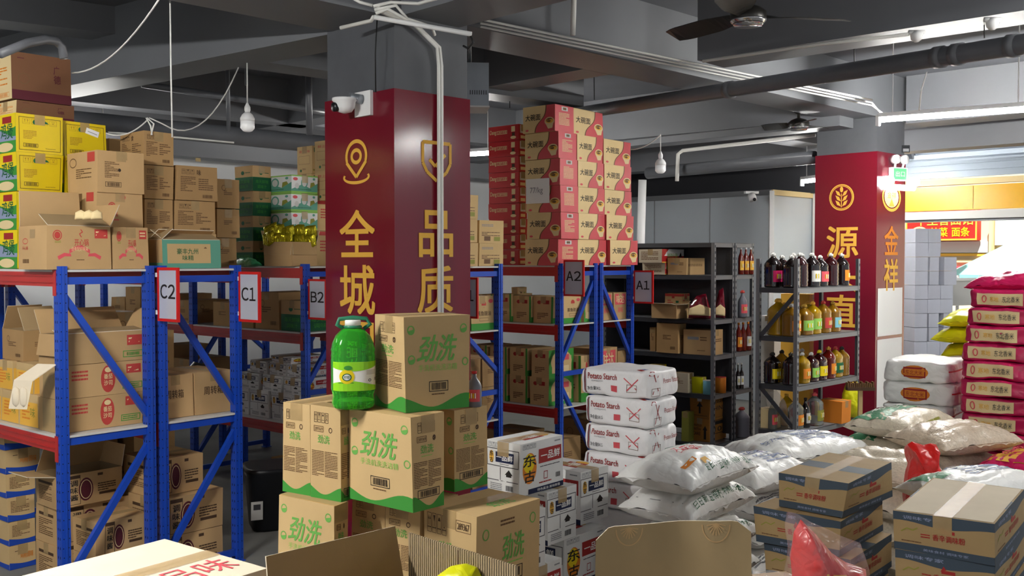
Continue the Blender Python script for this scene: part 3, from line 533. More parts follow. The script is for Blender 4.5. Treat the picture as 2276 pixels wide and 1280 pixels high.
beam(Pz(1550, 134, 3.27), (1.54, -1.37), 8, .36, 1, 3.27)
beam((2.95, 9.95), (-1.64, 1.4), 6, .34, -1, 3.27)
beam(Pz(1296, 163, 3.27), (-.67, .69), 6, .3, -1, 3.3)
beam((4.0, 10.1), (.72, -.69), 6, .4, 1, 3.27)
beam((-5.0, 9.2), (.72, .695), 11, .3, 1, 3.0)
beam((-4.4, 8.4), (.74, .67), 9, .25, 1, 3.3)
beam((0.6, 12.2), (.72, -.69), 3.6, .3, 1, 3.2, back=5)
beam((1.2, 14.2), (.72, -.69), 6, .3, 1, 3.1, back=3)
beam((3.1, 10.9), (.72, .69), 5, .35, 1, 3.2)
# walls
def wall(name, A, B, z0, z1, mt, t=.1):
    m = MB(); A = Vector(A); B = Vector(B); d = (B - A).normalized(); n = Vector((-d.y, d.x)) * t
    m.prism([tuple(A), tuple(B), tuple(B + n), tuple(A + n)], z0, z1, mt); return struct(m, name)
wall('wall_back', (-9.5, 5.7), (1.6, 16.4), 0, 3.06, 'wallw'); wall('wall_left', (-12, 0), (-12, 12), 0, SL, 'wallw')
wall('wall_upper', (-9.6, 5.8), (1.5, 16.5), 3.06, SL, 'dgrey')
wall('wall_rear_upper', (.5, 16.9), (4.6, 13.2), 2.8, SL, 'dgrey')
# cold store box with panel joints
cc = P(1713, 600, 13.0); cc.z = 0
m = MB(); q = [cc, cc + Lb * 4.2, cc + Lb * 4.2 + Rb * 2.6, cc + Rb * 2.6]; m.prism([(p.x, p.y) for p in q][::-1], 0, 2.78, 'panel')
for k in (.95, 1.9, 2.85, 3.8):
    a = cc + Lb * k - Rb * .004; m.bar((a.x, a.y, 0), (a.x, a.y, 2.78), .012, .012, 'grey')
a = cc - Rb * .01 - Lb * .01; m.bar((a.x, a.y, 0), (a.x, a.y, 2.79), .06, .06, 'white_p'); a2 = cc + Lb * 4.2 - Rb * .01; m.bar((a.x, a.y, 2.77), (a2.x, a2.y, 2.77), .05, .07, 'greysteel')
a3 = cc + Rb * 2.6 - Lb * .01; m.bar((a.x, a.y, 2.77), (a3.x, a3.y, 2.77), .05, .07, 'cream')
struct(m, 'wall_cold_store')
# ---------------------------------------------------------------- pillars
def pillar(N, wl, wr, zred, top, faces):
    rot = math.pi / 2 - math.radians(45.5)
    m = MB(); o = N + Rb * wr / 2 + Lb * wl / 2; o.z = 0
    m.box(-wr / 2, -wl / 2, 0, wr / 2, wl / 2, top, 'colpaint'); ob = m.build('pillar', None, o, rot); ob['kind'] = 'structure'
    c = MB(); g = .012; c.box(-wr / 2 - g, -wl / 2 - g, .02, wr / 2 + g, wl / 2 + g, zred, 'colred'); c.build('red_cladding', ob)
    d = MB(); g2 = g + .002
    fL = Face(d, lambda s, t, e: Vector((-wr / 2 - g2 - e, wl / 2 - wl * s, t * zred)), wl, zred); fR = Face(d, lambda s, t, e: Vector((-wr / 2 + wr * s, -wl / 2 - g2 - e, t * zred)), wr, zred)
    faces(fL, fR); d.build('lettering', ob)
    return ob
def zt(y, d, zr): return (P(1138, y, d).z) / zr
def pil1(L, R):
    z = 2.84; d = 5.75
    def zz(y): return zt(y, d, z)
    L.text('全', .22, zz(570), .74, zz(468), 'gold', .03); L.text('城', .22, zz(697), .74, zz(590), 'gold', .03); L.text('配', .22, zz(820), .74, zz(715), 'gold', .03); L.text('送', .22, zz(940), .74, zz(838), 'gold', .03)
    cx = .475; cy = zz(348); L.ring(cx, cy, .085, .0165, .022, 'gold'); L.ring(cx, cy, .165, .0345, .022, 'gold', 24, -.35, math.pi + .35)
    L.line([(cx - .148, cy - .011), (cx, zz(394))], .022, 'gold'); L.line([(cx + .148, cy - .011), (cx, zz(394))], .022, 'gold'); L.ring(cx, zz(394), .2, .0145, .018, 'gold', 24, math.pi * .88, math.pi * 2.12)
    R.text('品', .3, zz(570), .76, zz(470), 'gold', .03); R.text('质', .28, zz(692), .76, zz(592), 'gold', .03); R.text('保', .28, zz(820), .76, zz(715), 'gold', .03); R.text('证', .28, zz(940), .76, zz(838), 'gold', .03)
    c = .54; a = .19; t0 = zz(318); b0 = zz(404); mi = zz(365)
    R.line([(c - a, t0 - .002), (c - a, mi), (c - a * .7, zz(385)), (c, b0), (c + a * .7, zz(385)), (c + a, mi), (c + a, t0 - .002), (c - a, t0 - .002)], .02, 'gold'); R.line([(c - .1, zz(358)), (c - .02, zz(372)), (c + .12, zz(345))], .02, 'gold')
def pil2(L, R):
    z = 2.96; d = 10.0
    def zz(y): return zt(y, d, z)
    c = .44; cy = zz(438); ry = (zz(409) - zz(468)) / 2; rx = ry * z / .64
    L.ring(c, cy, rx, ry, .012, 'gold', 32); L.ring(c, cy, rx * .88, ry * .88, .007, 'gold', 32); L.line([(c, cy - ry * .75), (c, cy + ry * .3)], .008, 'gold')
    L.ell(c, cy + ry * .6, rx * .13, ry * .22, 'gold')
    for k in range(3):
        y = cy + ry * (.3 - k * .38)
        for s in (-1, 1): L.poly([(c + s * rx * .05, y - ry * .22), (c + s * rx * .35, y - ry * .1), (c + s * rx * .5, y + ry * .25), (c + s * rx * .2, y + ry * .12)], 'gold')
    L.text('源', .2, zz(572), .72, zz(503), 'gold', .03); L.text('头', .2, zz(648), .72, zz(580), 'gold', .03); L.text('直', .2, zz(726), .72, zz(656), 'gold', .03)
    R.ring(.5, cy, .34, ry * 1.1, .03, 'gold', 28); R.ell(.5, cy, .26, ry * .8, 'cream'); R.text('金祥', .34, cy - ry * .1, .66, cy + ry * .4, 'gold', .02, e=.002); R.poly([(.4, cy - ry * .7), (.6, cy - ry * .7), (.5, cy - ry * .1)], 'gold', .002)
    R.text('金', .26, zz(566), .76, zz(503), 'orange', .03); R.text('祥', .26, zz(645), .76, zz(576), 'gold', .03)
    R.rect(.04, zz(745), .94, zz(640), 'paper', .001); R.rect(.04, zz(900), .94, zz(752), 'paper', .001); R.para(.3, zz(730), .7, zz(660), 12, 'ltgrey', 4, e if 0 else .85) ; R.para(.2, zz(890), .8, zz(765), 14, 'ltgrey', 6)
pillar(P1, .65, .54, 2.84, 3.745, pil1); pillar(P2, .64, .62, 2.96, 3.745, pil2)
# ---------------------------------------------------------------- gate and street
g0 = Vector((4.35, 13.75, 0)); gd = -Lb
def gp(t, off=0, z=0): v = g0 + gd * t + Rb * off; return Vector((v.x, v.y, z))
m = MB(); m.bar(gp(0, 0, 2.66), gp(7.5, 0, 2.66), .12, .3, 'yelbeam'); 
for k in (.9, 2.0, 3.1): a = gp(k, -.062, 2.66); m.bar((a.x, a.y, 2.52), (a.x, a.y, 2.8), .004, .004, 'gold2')
m.bar(gp(0, .0, 2.45), gp(7.5, 0, 2.45), .14, .1, 'ltgrey'); m.bar(gp(0, .05, 2.40), gp(7.5, .05, 2.40), .08, .06, 'greysteel'); m.bar(gp(0, -.05, 2.86), gp(7.5, -.05, 2.86), .1, .07, 'cream')
o = m.build('gate_header'); o['kind'] = 'structure'
m = MB()
for i in range(7):
    z = 2.96 + i * .085; m.bar(gp(0, .1, z), gp(7.5, .1, z), .04, .06, 'shutter'); m.bar(gp(0, .12, z + .04), gp(7.5, .12, z + .04), .02, .03, 'shutter')
o = m.build('door_1'); o['kind'] = 'structure'
m = MB(); m.bar(gp(-.1, 0, 0.0), gp(-.1, 0, 3.4), .25, .25, 'ltgrey'); struct(m, 'trim_1')
m = MB(); m.prism([(4.2, 13.9), (13, 5.5), (30, 20), (14, 34)], -.12, -.002, 'street'); struct(m, 'ground_street')
f0 = P(1960, 500, 20.0); f0.z = 0; fd = (P(2276, 500, 18.0) - P(1960, 500, 20.0)); fd.z = 0; fd.normalize()
fn_ = Vector((fd.y, -fd.x, 0))
fb = empty('shop_building', f0, math.atan2(fd.y, fd.x)); tag(fb, 'pale shop building across the street seen through the gate', 'building')
m = MB(); m.box(-3, 0, 0, 9, 1, 6, 'shopw'); m.build('wall', fb)
def fx(px, py): 
    k = ray(px, py); N = f0; kk = k[0] / k[1]; t = (kk * N.y - N.x) / (fd.x - kk * fd.y); p = N + fd * t; return t, CZ + k[2] / k[1] * p.y
def fbox(px0, py0, px1, py1, y0, y1, mt, name):
    a, zb_ = fx(px0, py1); b, zt_ = fx(px1, py0); m = MB(); m.box(a, y0, max(zb_, 0), b, y1, zt_, mt); return m.build(name, fb)
fbox(2205, 490, 2214, 700, -.2, 0, 'cream', 'drainpipe'); fbox(2216, 480, 2276, 545, -.1, 0, 'white', 'lightbox_panel'); fbox(2060, 536, 2203, 562, -.08, 0, 'ltgrey', 'shutter_box')
for i in range(5): fbox(2085, 563 + i * 14, 2195, 569 + i * 14, -.06, 0, ['gold', 'cream', 'pinkred', 'cream', 'gold'][i], 'shelf_ledge')
m = MB(); a, zb_ = fx(2030, 536); b, zt_ = fx(2188, 484); m.box(a, -.32, zb_, b, -.14, zt_ + .3, 'streetsign'); F_ = Face(m, lambda s, t, e: Vector((a + (b - a) * s, -.32 - e, zb_ + (zt_ + .3 - zb_) * t)), b - a, zt_ + .3 - zb_); F_.e = .006
F_.text('炒菜', .36, .1, .6, .34, 'yel', .03); F_.text('面条', .66, .1, .9, .34, 'yel', .03); F_.text('十里香面馆', .15, .4, .95, .72, 'gold', .03); F_.ell(.2, .22, .12, .16, 'cream'); F_.ell(.2, .24, .08, .1, 'orange', .01); F_.frame(0, 0, 1, 1, .03, 'gold')
sg = m.build('shop_sign', None, f0, math.atan2(fd.y, fd.x)); tag(sg, 'red shop sign with yellow characters across the street', 'sign')
# turquoise market parasol
pc = P(2285, 560, 15.5); m = MB(); vs = [(0, 0, pc.z + .3)] + [(1.25 * math.cos(i * math.pi / 4), 1.25 * math.sin(i * math.pi / 4), pc.z - .35) for i in range(8)] + [(1.25 * math.cos(i * math.pi / 4), 1.25 * math.sin(i * math.pi / 4), pc.z - .5) for i in range(8)]
m.mesh(vs, [(0, 1 + i, 1 + (i + 1) % 8) for i in range(8)] + [(1 + i, 9 + i, 9 + (i + 1) % 8, 1 + (i + 1) % 8) for i in range(8)], 'tarp')
pr = empty('market_parasol', (pc.x, pc.y, 0)); tag(pr, 'pale turquoise market parasol out on the street', 'parasol'); m.build('canopy', pr); m = MB(); m.tube([(0, 0, 0), (0, 0, pc.z + .28)], .025, 'plasw'); m.build('pole', pr)
# white metal stall frame outside
fr = P(2118, 690, 12.6); o = empty('stall_frame', (fr.x, fr.y, 0), .3); tag(o, 'white metal stall frame with a grey basin just outside the gate', 'stand')
m = MB()
for x in (-.13, .42):
    for y in (0, .4): m.tube([(x, y, 0), (x, y, 1.68)], .022, 'plasw')
for z in (.72, 1.64): m.bar((-.13, 0, z), (.42, 0, z), .03, .03, 'plasw'); m.bar((-.13, .4, z), (.42, .4, z), .03, .03, 'plasw')
m.build('frame', o); m = MB(); m.box(-.08, .05, 1.3, .4, .35, 1.62, 'ltgrey'); m.build('panel', o)
# shrink-wrapped grey cartons by the gate
bs = P(2007, 700, 11.3); R3, L3 = dirs(80)
rows = [(505, 0), (535, 0), (568, 1), (604, 1), (640, 0), (676, 0), (712, 1), (748, 1), (784, 0), (820, 0), (856, 1), (892, 0), (928, 0), (964, 0)]
zt0 = P(2007, 508, 11.3).z; hh = zt0 / 14
for i in range(14):
    z = zt0 - hh * (i + 1); 
    for j in range(3):
        if i < 2 and j == 2: continue
        w = .155; off = .0 if (i // 2) % 2 == 0 else (.0, .0, .04)[j]
        if (i // 2) % 2 and j == 1: w = .12
        p = P(2016, 700, 11.35) + R3 * (j * .16 + off + .08) ; 
        ob = carton_at('bare', f'grey film-wrapped carton, {nth(13 - i, 14) if i else "topmost"} of the {["column nearest the pale pillar", "middle column", "column nearest the street"][j]}'.replace('tenth', 'tenth'), Vector((p.x, p.y, z)), w, .3, hh - .004, math.radians(10), body='wrapgrey', group='grey wrapped cartons stacked by the gate', tape=False, jit=.003)
        ob.name = 'wrapped_carton'
# ---------------------------------------------------------------- racks
YW = 40; Rr, Lr = dirs(YW); ROT = math.pi / 2 - math.radians(YW)
DEP = .56
def rack(N, label, bay, nb, levels, braces, diags, H=1.84, dep=DEP):
    """N near corner on the floor; local x = depth (R), local y = along the beams (L)"""
    root = empty('storage_rack', (N.x, N.y, 0), ROT); tag(root, label, 'rack', 'blue and red steel storage racks')
    pw, pd = .055, .05
    for b in range(nb + 1): c_ = N + Rr * dep / 2 + Lr * (b * bay + pw / 2); FIXED.append([None, c_.x, c_.y, ROT, dep / 2, pw / 2, 0, H + (.0 if 1 else 0), 0])
    for b in range(nb + 1):
        y0 = b * bay
        for x0 in (0, dep - pd):
            m = MB(); m.box(x0, y0, 0, x0 + pd, y0 + pw, H + .02, 'bluesteel'); m.box(x0 - .01, y0 - .01, 0, x0 + pd + .01, y0 + pw + .01, .006, 'bluesteel')
            m.box(x0 + .018, y0 - .004, .01, x0 + .032, y0, H + .02, 'bluesteel')
            fr = Face(m, lambda s, t, e: Vector((x0 + pd * s, y0 - e, t * H)), pd, H); fl = Face(m, lambda s, t, e: Vector((x0 - e, y0 + pw * (1 - s), t * H)), pw, H)
            k = int(H / .05)
            for i in range(k):
                t = (i + .5) / k
                for s in (.2, .8): fr.ell(s + (.04 if i % 2 else -.02), t, .07, .0035 / H, 'hole', n=6)
                for s in (.3, .7): fl.rect(s - .06, t - .007 / H, s + .06, t + .007 / H, 'hole', seg=1)
            m.build('post', root)
        for z in braces:
            m = MB(); m.box(pd, y0 + .012, z - .02, dep - pd, y0 + .04, z + .02, 'bluesteel'); m.build('brace', root)
        for (xa, za, xb, zb) in diags:
            m = MB(); m.bar((pd * .5 + xa * (dep - pd), y0 + .028, za), (pd * .5 + xb * (dep - pd), y0 + .028, zb), .03, .035, 'bluesteel'); m.build('brace', root)
    for b in range(nb):
        y0 = b * bay + pw; y1 = (b + 1) * bay
        for z in levels:
            for x0 in (.0, dep - .04):
                m = MB(); m.box(x0, y0, z - .09, x0 + .04, y1, z - .012, 'redsteel'); m.box(x0 - .006, y0, z - .036, x0, y1, z - .03, 'redsteel'); m.box(x0 - .006, y0, z - .07, x0, y1, z - .064, 'redsteel')
                m.box(x0 - .004, y0 - .03, z - .14, x0 + .044, y0 + .004, z + .0, 'redsteel'); m.box(x0 - .004, y1 - .004, z - .14, x0 + .044, y1 + .03, z + .0, 'redsteel'); m.build('beam', root)
            m = MB(); m.box(.002, y0 - .05, z - .012, dep - .002, y1 + .04, z, 'deck'); m.build('deck', root)
    return root
NC2 = Vector((-2.43, 5.3, 0)); NC1 = NC2 + Rr * .59
NB2 = P(678, 700, 7.6); NB2.z = 0; NB1 = P(1012, 700, 7.55); NB1.z = 0
NA2 = P(1245, 700, 8.5); NA2.z = 0; NA1 = NA2 + Rr * .60
D2 = [(0, 1.72, 1, .98), (1, .84, 0, .12)]
DA = [(0, .98, 1, 1.72), (0, .82, 1, .12)]; DB = [(0, 1.4, 1, .98), (1, .78, 0, .15)]
rack(NC2, 'blue rack end nearest the left edge of the photo, left half of the front pair', 2.0, 1, [.94, 1.84], [1.78, .905, .06], D2)
rack(NC1, 'blue rack with the C1 sign, right half of the front pair', 2.0, 2, [.94, 1.84], [1.78, .905, .06], D2)
rack(NB2, 'blue rack with the B2 sign, left of the near maroon pillar', 1.55, 2, [.61, 1.33, 1.84], [1.78, .86, .06], [(0, .9, 1, 1.6), (1, .8, 0, .15)])
rack(NB1, 'blue rack half hidden behind the near maroon pillar, right side', 1.55, 2, [.61, 1.33, 1.84], [1.78, .83, .06], DB)
rack(NA2, 'blue rack with the A2 sign under the noodle cartons', 1.7, 2, [.61, 1.33, 1.84], [1.77, .9, .06], DA)
rack(NA1, 'blue rack with the A1 sign beside the black shelves', 1.7, 2, [.61, 1.33, 1.84], [1.77, .9, .06], [(0, 1.72, 1, .98), (1, .84, 0, .12)])
# aisle signs, hung from the posts, sticking out toward the main aisle
def sign(txt, N, off, ztop, label, tilt=0):
    txt = ''.join(chr(ord(c) + 0xFEE0) for c in txt)
    base = N + Rr * off - Lr * .012
    o = empty('aisle_sign', (base.x, base.y, ztop - .31), math.atan2(-Lr.y, -Lr.x)); tag(o, label, 'sign', 'red framed aisle signs on the racks')
    w, h, t = .215, .31, .014
    m = MB(); m.box(0, 0, 0, .016, t, h, 'brightred'); m.box(w - .016, 0, 0, w, t, h, 'brightred'); m.box(.016, 0, 0, w - .016, t, .016, 'brightred'); m.box(.016, 0, h - .016, w - .016, t, h, 'brightred'); m.build('frame', o)
    m = MB(); m.box(.012, .003, .012, w - .012, .010, h - .012, 'signp'); f = Face(m, lambda s, t_, e: Vector((.012 + (w - .024) * s, .003 - e, .012 + (h - .024) * t_)), w - .024, h - .024); [f.text(ch, .1 + .43 * i, .42, .47 + .43 * i - (.06 if ch == '１' else 0), .7, 'blk', .035) for i, ch in enumerate(txt)]; m.build('panel', o)
    m = MB(); m.box(-.025, 0, h * .12, .004, .02, h * .2, 'plasw'); m.box(-.025, 0, h * .82, .004, .02, h * .9, 'plasw'); m.build('clip', o)
sign('C2', NC2, .57, 1.85, 'C2 aisle sign in a red frame, leftmost of the signs'); sign('C1', NC1, .53, 1.82, 'C1 aisle sign in a red frame on the blue rack post'); sign('B2', NB2, .02, 1.745, 'B2 aisle sign in a red frame left of the near maroon pillar')
sign('B1', NB1, .0, 1.76, 'B1 aisle sign in a red frame just right of the near maroon pillar'); sign('A2', NA2, .03, 1.89, 'A2 aisle sign in a red frame below the red noodle cartons'); sign('A1', NA1, .53, 1.79, 'A1 aisle sign in a red frame beside the black shelves')
# black bolted shelving
def shelf(N, rotdeg, wx, wy, H, levels, label, back=None, side=None, xpost='greysteel', diag=False):
    """local x = R, local y = L"""
    root = empty('shelving_unit', (N.x, N.y, 0), math.pi / 2 - math.radians(rotdeg)); tag(root, label, 'shelf', 'black and grey steel shelving')
    t = .035; R_s, L_s = dirs(rotdeg)
    for x in (0, wx - t):
        for y in (0, wy - t):
            c_ = N + R_s * (x + t / 2) + L_s * (y + t / 2); FIXED.append([None, c_.x, c_.y, math.pi / 2 - math.radians(rotdeg), t / 2, t / 2, 0, H, 0])
            m = MB(); m.box(x, y, 0, x + t, y + .004, H, xpost); m.box(x, y, 0, x + .004, y + t, H, xpost) if x == 0 else m.box(x + t - .004, y, 0, x + t, y + t, H, 'blacksteel'); m.box(x + .004, y + .004, 0, x + t - .004, y + t - .004, H, 'blacksteel')
            if y == 0 or x == 0:
                for i in range(int(H / .06)): m.box(x + .012, y - .0008, i * .06 + .03, x + .018, y, i * .06 + .055, 'hole'); m.box(x + .022, y - .0008, i * .06 + .03, x + .028, y, i * .06 + .055, 'hole')
            m.build('post', root)
    for z in levels:
        m = MB(); m.box(.004, .004, z - .045, wx - .004, .012, z, 'greysteel'); m.box(.004, .004, z - .045, .012, wy - .004, z, 'blacksteel'); m.box(.004, .004, z - .006, wx - .004, wy - .004, z, 'greysteel'); m.box(.004, wy - .012, z - .045, wx - .004, wy - .004, z, 'blacksteel'); m.box(wx - .012, .004, z - .045, wx - .004, wy - .004, z, 'blacksteel'); m.build('shelf_board', root)
    if diag:
        for (z0, z1) in diag:
            m = MB(); m.bar((.01, .02, z0), (.01, wy - .02, z1), .012, .035, 'blacksteel'); m.build('brace', root)
    if back:
        m = MB()
        for p in back: m.box(*p, 'blacksteel')
        m.build('back_panel', root)
    return root
NS1 = P(1587, 700, 9.8); NS1.z = 0
shelf(NS1, 40, .42, 1.35, 2.06, [.04, .54, .933, 1.29, 1.735, 2.06], 'black shelving unit beside the A1 rack with cartons and snack bags', back=[(.405, .03, .1, .41, 1.32, 2.05), (.01, 1.32, .1, .41, 1.325, 2.05)])
NS2 = NS1 + Rr * .44 
shelf(NS2, 40, .42, 1.2, 2.06, [.04, .54, .933, 1.29, 1.735, 2.06], 'grey shelving unit of drinks bottles back to back with the black unit')
NS3 = P(1772, 700, 8.4); NS3.z = 0
shelf(NS3, 45, 1.16, .4, 1.9, [.41, .81, 1.23, 1.65], 'black shelving unit full of cooking oil jugs in front of the far maroon pillar', diag=[(1.6, 1.2), (.44, .8)])
# ---------------------------------------------------------------- sacks, bags, bottles
def sack_fn(kind, wx, wy, h, seed, droop=.25, wr=1.0, under=None):
    off = Vector((seed * 3.1, seed * 1.7, 0))
    def nz(p, f): return noise.noise((p + off) * f)
    if kind == 'brick':
        def fn(face, s, t, e):
            a, b, c = dict(L=(-1, 1 - 2 * s, 2 * t - 1), R=(2 * s - 1, -1, 2 * t - 1), X=(1, 2 * s - 1, 2 * t - 1), Y=(1 - 2 * s, 1, 2 * t - 1), T=(2 * s - 1, 2 * t - 1, 1), B=(2 * s - 1, 1 - 2 * t, -1))[face]
            r = (abs(a) ** 9 + abs(b) ** 9 + abs(c) ** 9) ** (-1 / 9); d = Vector((a, b, c)) * r
            p = Vector((d.x * wx / 2, d.y * wy / 2, h / 2 + d.z * h / 2)); w = nz(p, 9) * .007 + nz(p, 24) * .004 - .008 * max(0, .25 - abs(nz(p, 6))) * 4 * abs(nz(p, 3))
            if abs(c) < 1: p.z += nz(p, 5) * .004
            return p + d * (w * wr + e * 1.6)
    else:
        def fn(face, s, t, e):
            u, v = 2 * s - 1, (2 * t - 1) * (1 if face == 'T' else -1); sg = 1 if face == 'T' else -1
            f = max(0, (1 - abs(u) ** 3.0) * (1 - abs(v) ** 2.8)) ** .5
            x = wx / 2 * u * (.93 + .07 * v * v); y = wy / 2 * v * (.93 + .07 * u * u)
            p = Vector((x, y, 0)); n = nz(p, 7) * .009 + nz(p, 18) * .005 - .02 * max(0, .16 - abs(nz(Vector((p.x * 1.0, p.y * 2.4, 1)), 5))) * 3 - .016 * max(0, .16 - abs(nz(Vector((p.x * 2.6, p.y, 5)), 4))) * 3 + (nz(Vector((x * 30, y * 4, 0)), 1) * abs(v) ** 3 + nz(Vector((x * 4, y * 30, 0)), 1) * abs(u) ** 3) * .010
            mid = h / 2 - droop * h * (u * u + v * v) * .5
            p.z = mid + sg * h / 2 * f + (n * wr if sg > 0 else 0) + e * 2.5 * sg
            if sg < 0 and under: p.z = min(mid, max(p.z, mid + h / 2 * f - under + .012))
            return p
    return fn
def sack(kind, label, o, wx, wy, h, rot, mt, deco=None, seed=1, group=None, name='sack', cat='sack', droop=.25, wr=1.0, n=40, tilt=None, under=None):
    fn = sack_fn(kind, wx, wy, h, seed, droop, wr, under); m = MB()
    for fc in (('L', 'R', 'X', 'Y', 'T', 'B') if kind == 'brick' else ('T', 'B')):
        F_ = Face(m, lambda s, t, e, fc=fc: fn(fc, s, t, e), wy if fc in 'LX' else wx, wy if fc in 'TB' else h, .02)
        F_.rect(0, 0, 1, 1, mt, 0, seg=(n if fc in 'TB' else n))
    if kind == 'brick': pass
    if deco:
        Fs = {fc: Face(m, lambda s, t, e, fc=fc: fn(fc, s, t, e), wy if fc in 'LX' else wx, wy if fc in 'TB' else h, .03) for fc in 'LRT'}
        for F_ in Fs.values(): F_.e = .0012
        deco(Fs['L'], Fs['R'], Fs['T'])
    ob = m.build(name, None, o, rot); tag(ob, label, cat, group)
    REG.append([ob, o.x, o.y, rot, wx / 2 * .97, wy / 2 * .97, o.z + h * .15, o.z + h * .85, .015])
    if tilt: ob.rotation_euler.x, ob.rotation_euler.y = math.radians(tilt[0]), math.radians(tilt[1])
    return ob
def sackpx(kind, label, px, z0, xl, xr, d, h, a, mt, **k):
    """near corner seen at column px, distance d; xl / xr where its far corners show (pixels) or metres"""
    R, L = dirs(a); N = P(px, 900, d); N.z = z0
    wl = xl if isinstance(xl, float) and xl < 3 else reach(N, L, xl); wr_ = xr if isinstance(xr, float) and xr < 3 else reach(N, R, xr)
    o = N + R * wr_ / 2 + L * wl / 2
    return sack(kind, label, o, wr_, wl, h, math.pi / 2 - math.radians(a), mt, **k)
def puffy(label, px, py, d, outline, T, mt, name='bag', cat='bag', group=None, rot=0, z0=None, tex=None, seed=1, parent=None, thin=0, build=True):
    """outline: pixel points around (px,py) at distance d; inflated front and back"""
    k = d / F; c = P(px, py, d); r = random.Random(seed); pts = []
    oc = [((x - px) * k, -(y - py) * k) for x, y in outline]
    o2 = []
    for i in range(len(oc)):
        a, b = oc[i], oc[(i + 1) % len(oc)]
        for j in range(4): o2.append((a[0] + (b[0] - a[0]) * j / 4, a[1] + (b[1] - a[1]) * j / 4))
    n = len(o2); K = 7; m = MB(); vs = []; fs = []
    zmin = min(p[1] for p in o2)
    for sg in (1, -1):
        for q in range(1, K + 1):
            f = q / K
            for (x, z) in o2:
                X, Z = x * f, z * f; th = T / 2 * math.sqrt(max(0, 1 - f ** 3)); w = noise.noise(Vector((X * 22 + seed, Z * 22, sg * 3))) * .25 * T * (1 if f < 1 else 0)
                vs.append((X, -sg * (th + w * .5), Z))
        vs.append((0, -sg * T / 2, 0))
    B = K * n + 1
    for s_ in range(2):
        b0 = s_ * B
        for q in range(K - 1):
            for i in range(n):
                f_ = (b0 + q * n + i, b0 + (q + 1) * n + i, b0 + (q + 1) * n + (i + 1) % n, b0 + q * n + (i + 1) % n); fs.append(f_ if s_ else f_[::-1])
        for i in range(n): f_ = (b0 + B - 1, b0 + i, b0 + (i + 1) % n); fs.append(f_ if s_ else f_[::-1])
    m.mesh(vs, fs, mt, True)
    if tex: tex(Face(m, lambda s, t, e: Vector((s * k, -(T / 2 + .006 + e), t * k)), 1 / k * k, 1))
    base = Vector((c.x, c.y, c.z + zmin))
    m.v = [(v[0], v[1], v[2] - zmin) for v in m.v]
    if z0 is not None: base.z = z0
    if not build: return m, base
    ob = m.build(name, parent, base, rot)
    if parent is None: tag(ob, label, cat, group)
    return ob
def bottle(label, o, r, h, mt, lab=None, cap='plasw', group=None, kind='jug', handle=True, cat='bottle', name='oil_jug', rot=None, lab2=None, fill=1):
    root = empty(name, o, rot if rot is not None else R_.uniform(-.3, .3)); tag(root, label, cat, group)
    m = MB()
    if kind == 'jug':
        pr = [(r * .9, 0), (r, h * .03)] + [(r * (1 if i % 2 else .965), h * (.05 + .055 * i)) for i in range(12)] + [(r * .93, h * .72), (r * .7, h * .8), (r * .35, h * .88), (r * .24, h * .92), (r * .24, h * .96)]
        m.lathe(pr, mt, 20, sq=3.2)
    elif kind == 'round':
        pr = [(r * .92, 0), (r, h * .03), (r, h * .2), (r * .97, h * .3), (r, h * .42), (r * .98, h * .58), (r * .8, h * .68), (r * .45, h * .78), (r * .3, h * .85), (r * .27, h * .95)]
        m.lathe(pr, mt, 18)
    else:
        pr = [(r * .95, 0), (r, h * .02), (r, h * .55), (r * .8, h * .64), (r * .35, h * .72), (r * .3, h * .95)]
        m.lathe(pr, mt, 16)
    m.build('body', root)
    m = MB(); cr = pr[-1][0] * 1.35; m.lathe([(cr, h * .93), (cr, h * .99), (cr * .9, h)], cap, 14); cp_ = m.build('cap', root)
    if handle:
        m = MB(); m.tube([(-r * .5, 0, h * .93), (-r * .45, 0, h * .99), (-r * .2, 0, h * 1.02), (r * .2, 0, h * 1.02), (r * .45, 0, h * .99), (r * .5, 0, h * .93)], .006, cap, 6); m.build('handle', cp_)
    if lab:
        m = MB(); sq = 3.2 if kind == 'jug' else 2.0; rr = r * 1.012
        for a0, a1, c in ((-2.5, -.6, lab), (-.9, -.62, lab2 or lab)):
            N_ = 12; vs = []
            for j in range(2):
                for i in range(N_ + 1):
                    a = a0 + (a1 - a0) * i / N_; ca, sa = math.cos(a), math.sin(a); kk = (abs(ca) ** sq + abs(sa) ** sq) ** (-1 / sq) * (rr + (.001 if c is not lab else 0)); vs.append((kk * ca, kk * sa, h * (.16 if j == 0 else .5)))
            m.mesh(vs, [(i, i + 1, N_ + 2 + i, N_ + 1 + i) for i in range(N_)], c, True)
        b = .0; 
        for i in range(4): m.box(-r * .5 + i * r * .25, -rr * 1.0 - .003, h * (.26), -r * .38 + i * r * .25, -rr * .9, h * .4, 'white' if i % 2 else 'yel')
        m.build('label', root)
    return root
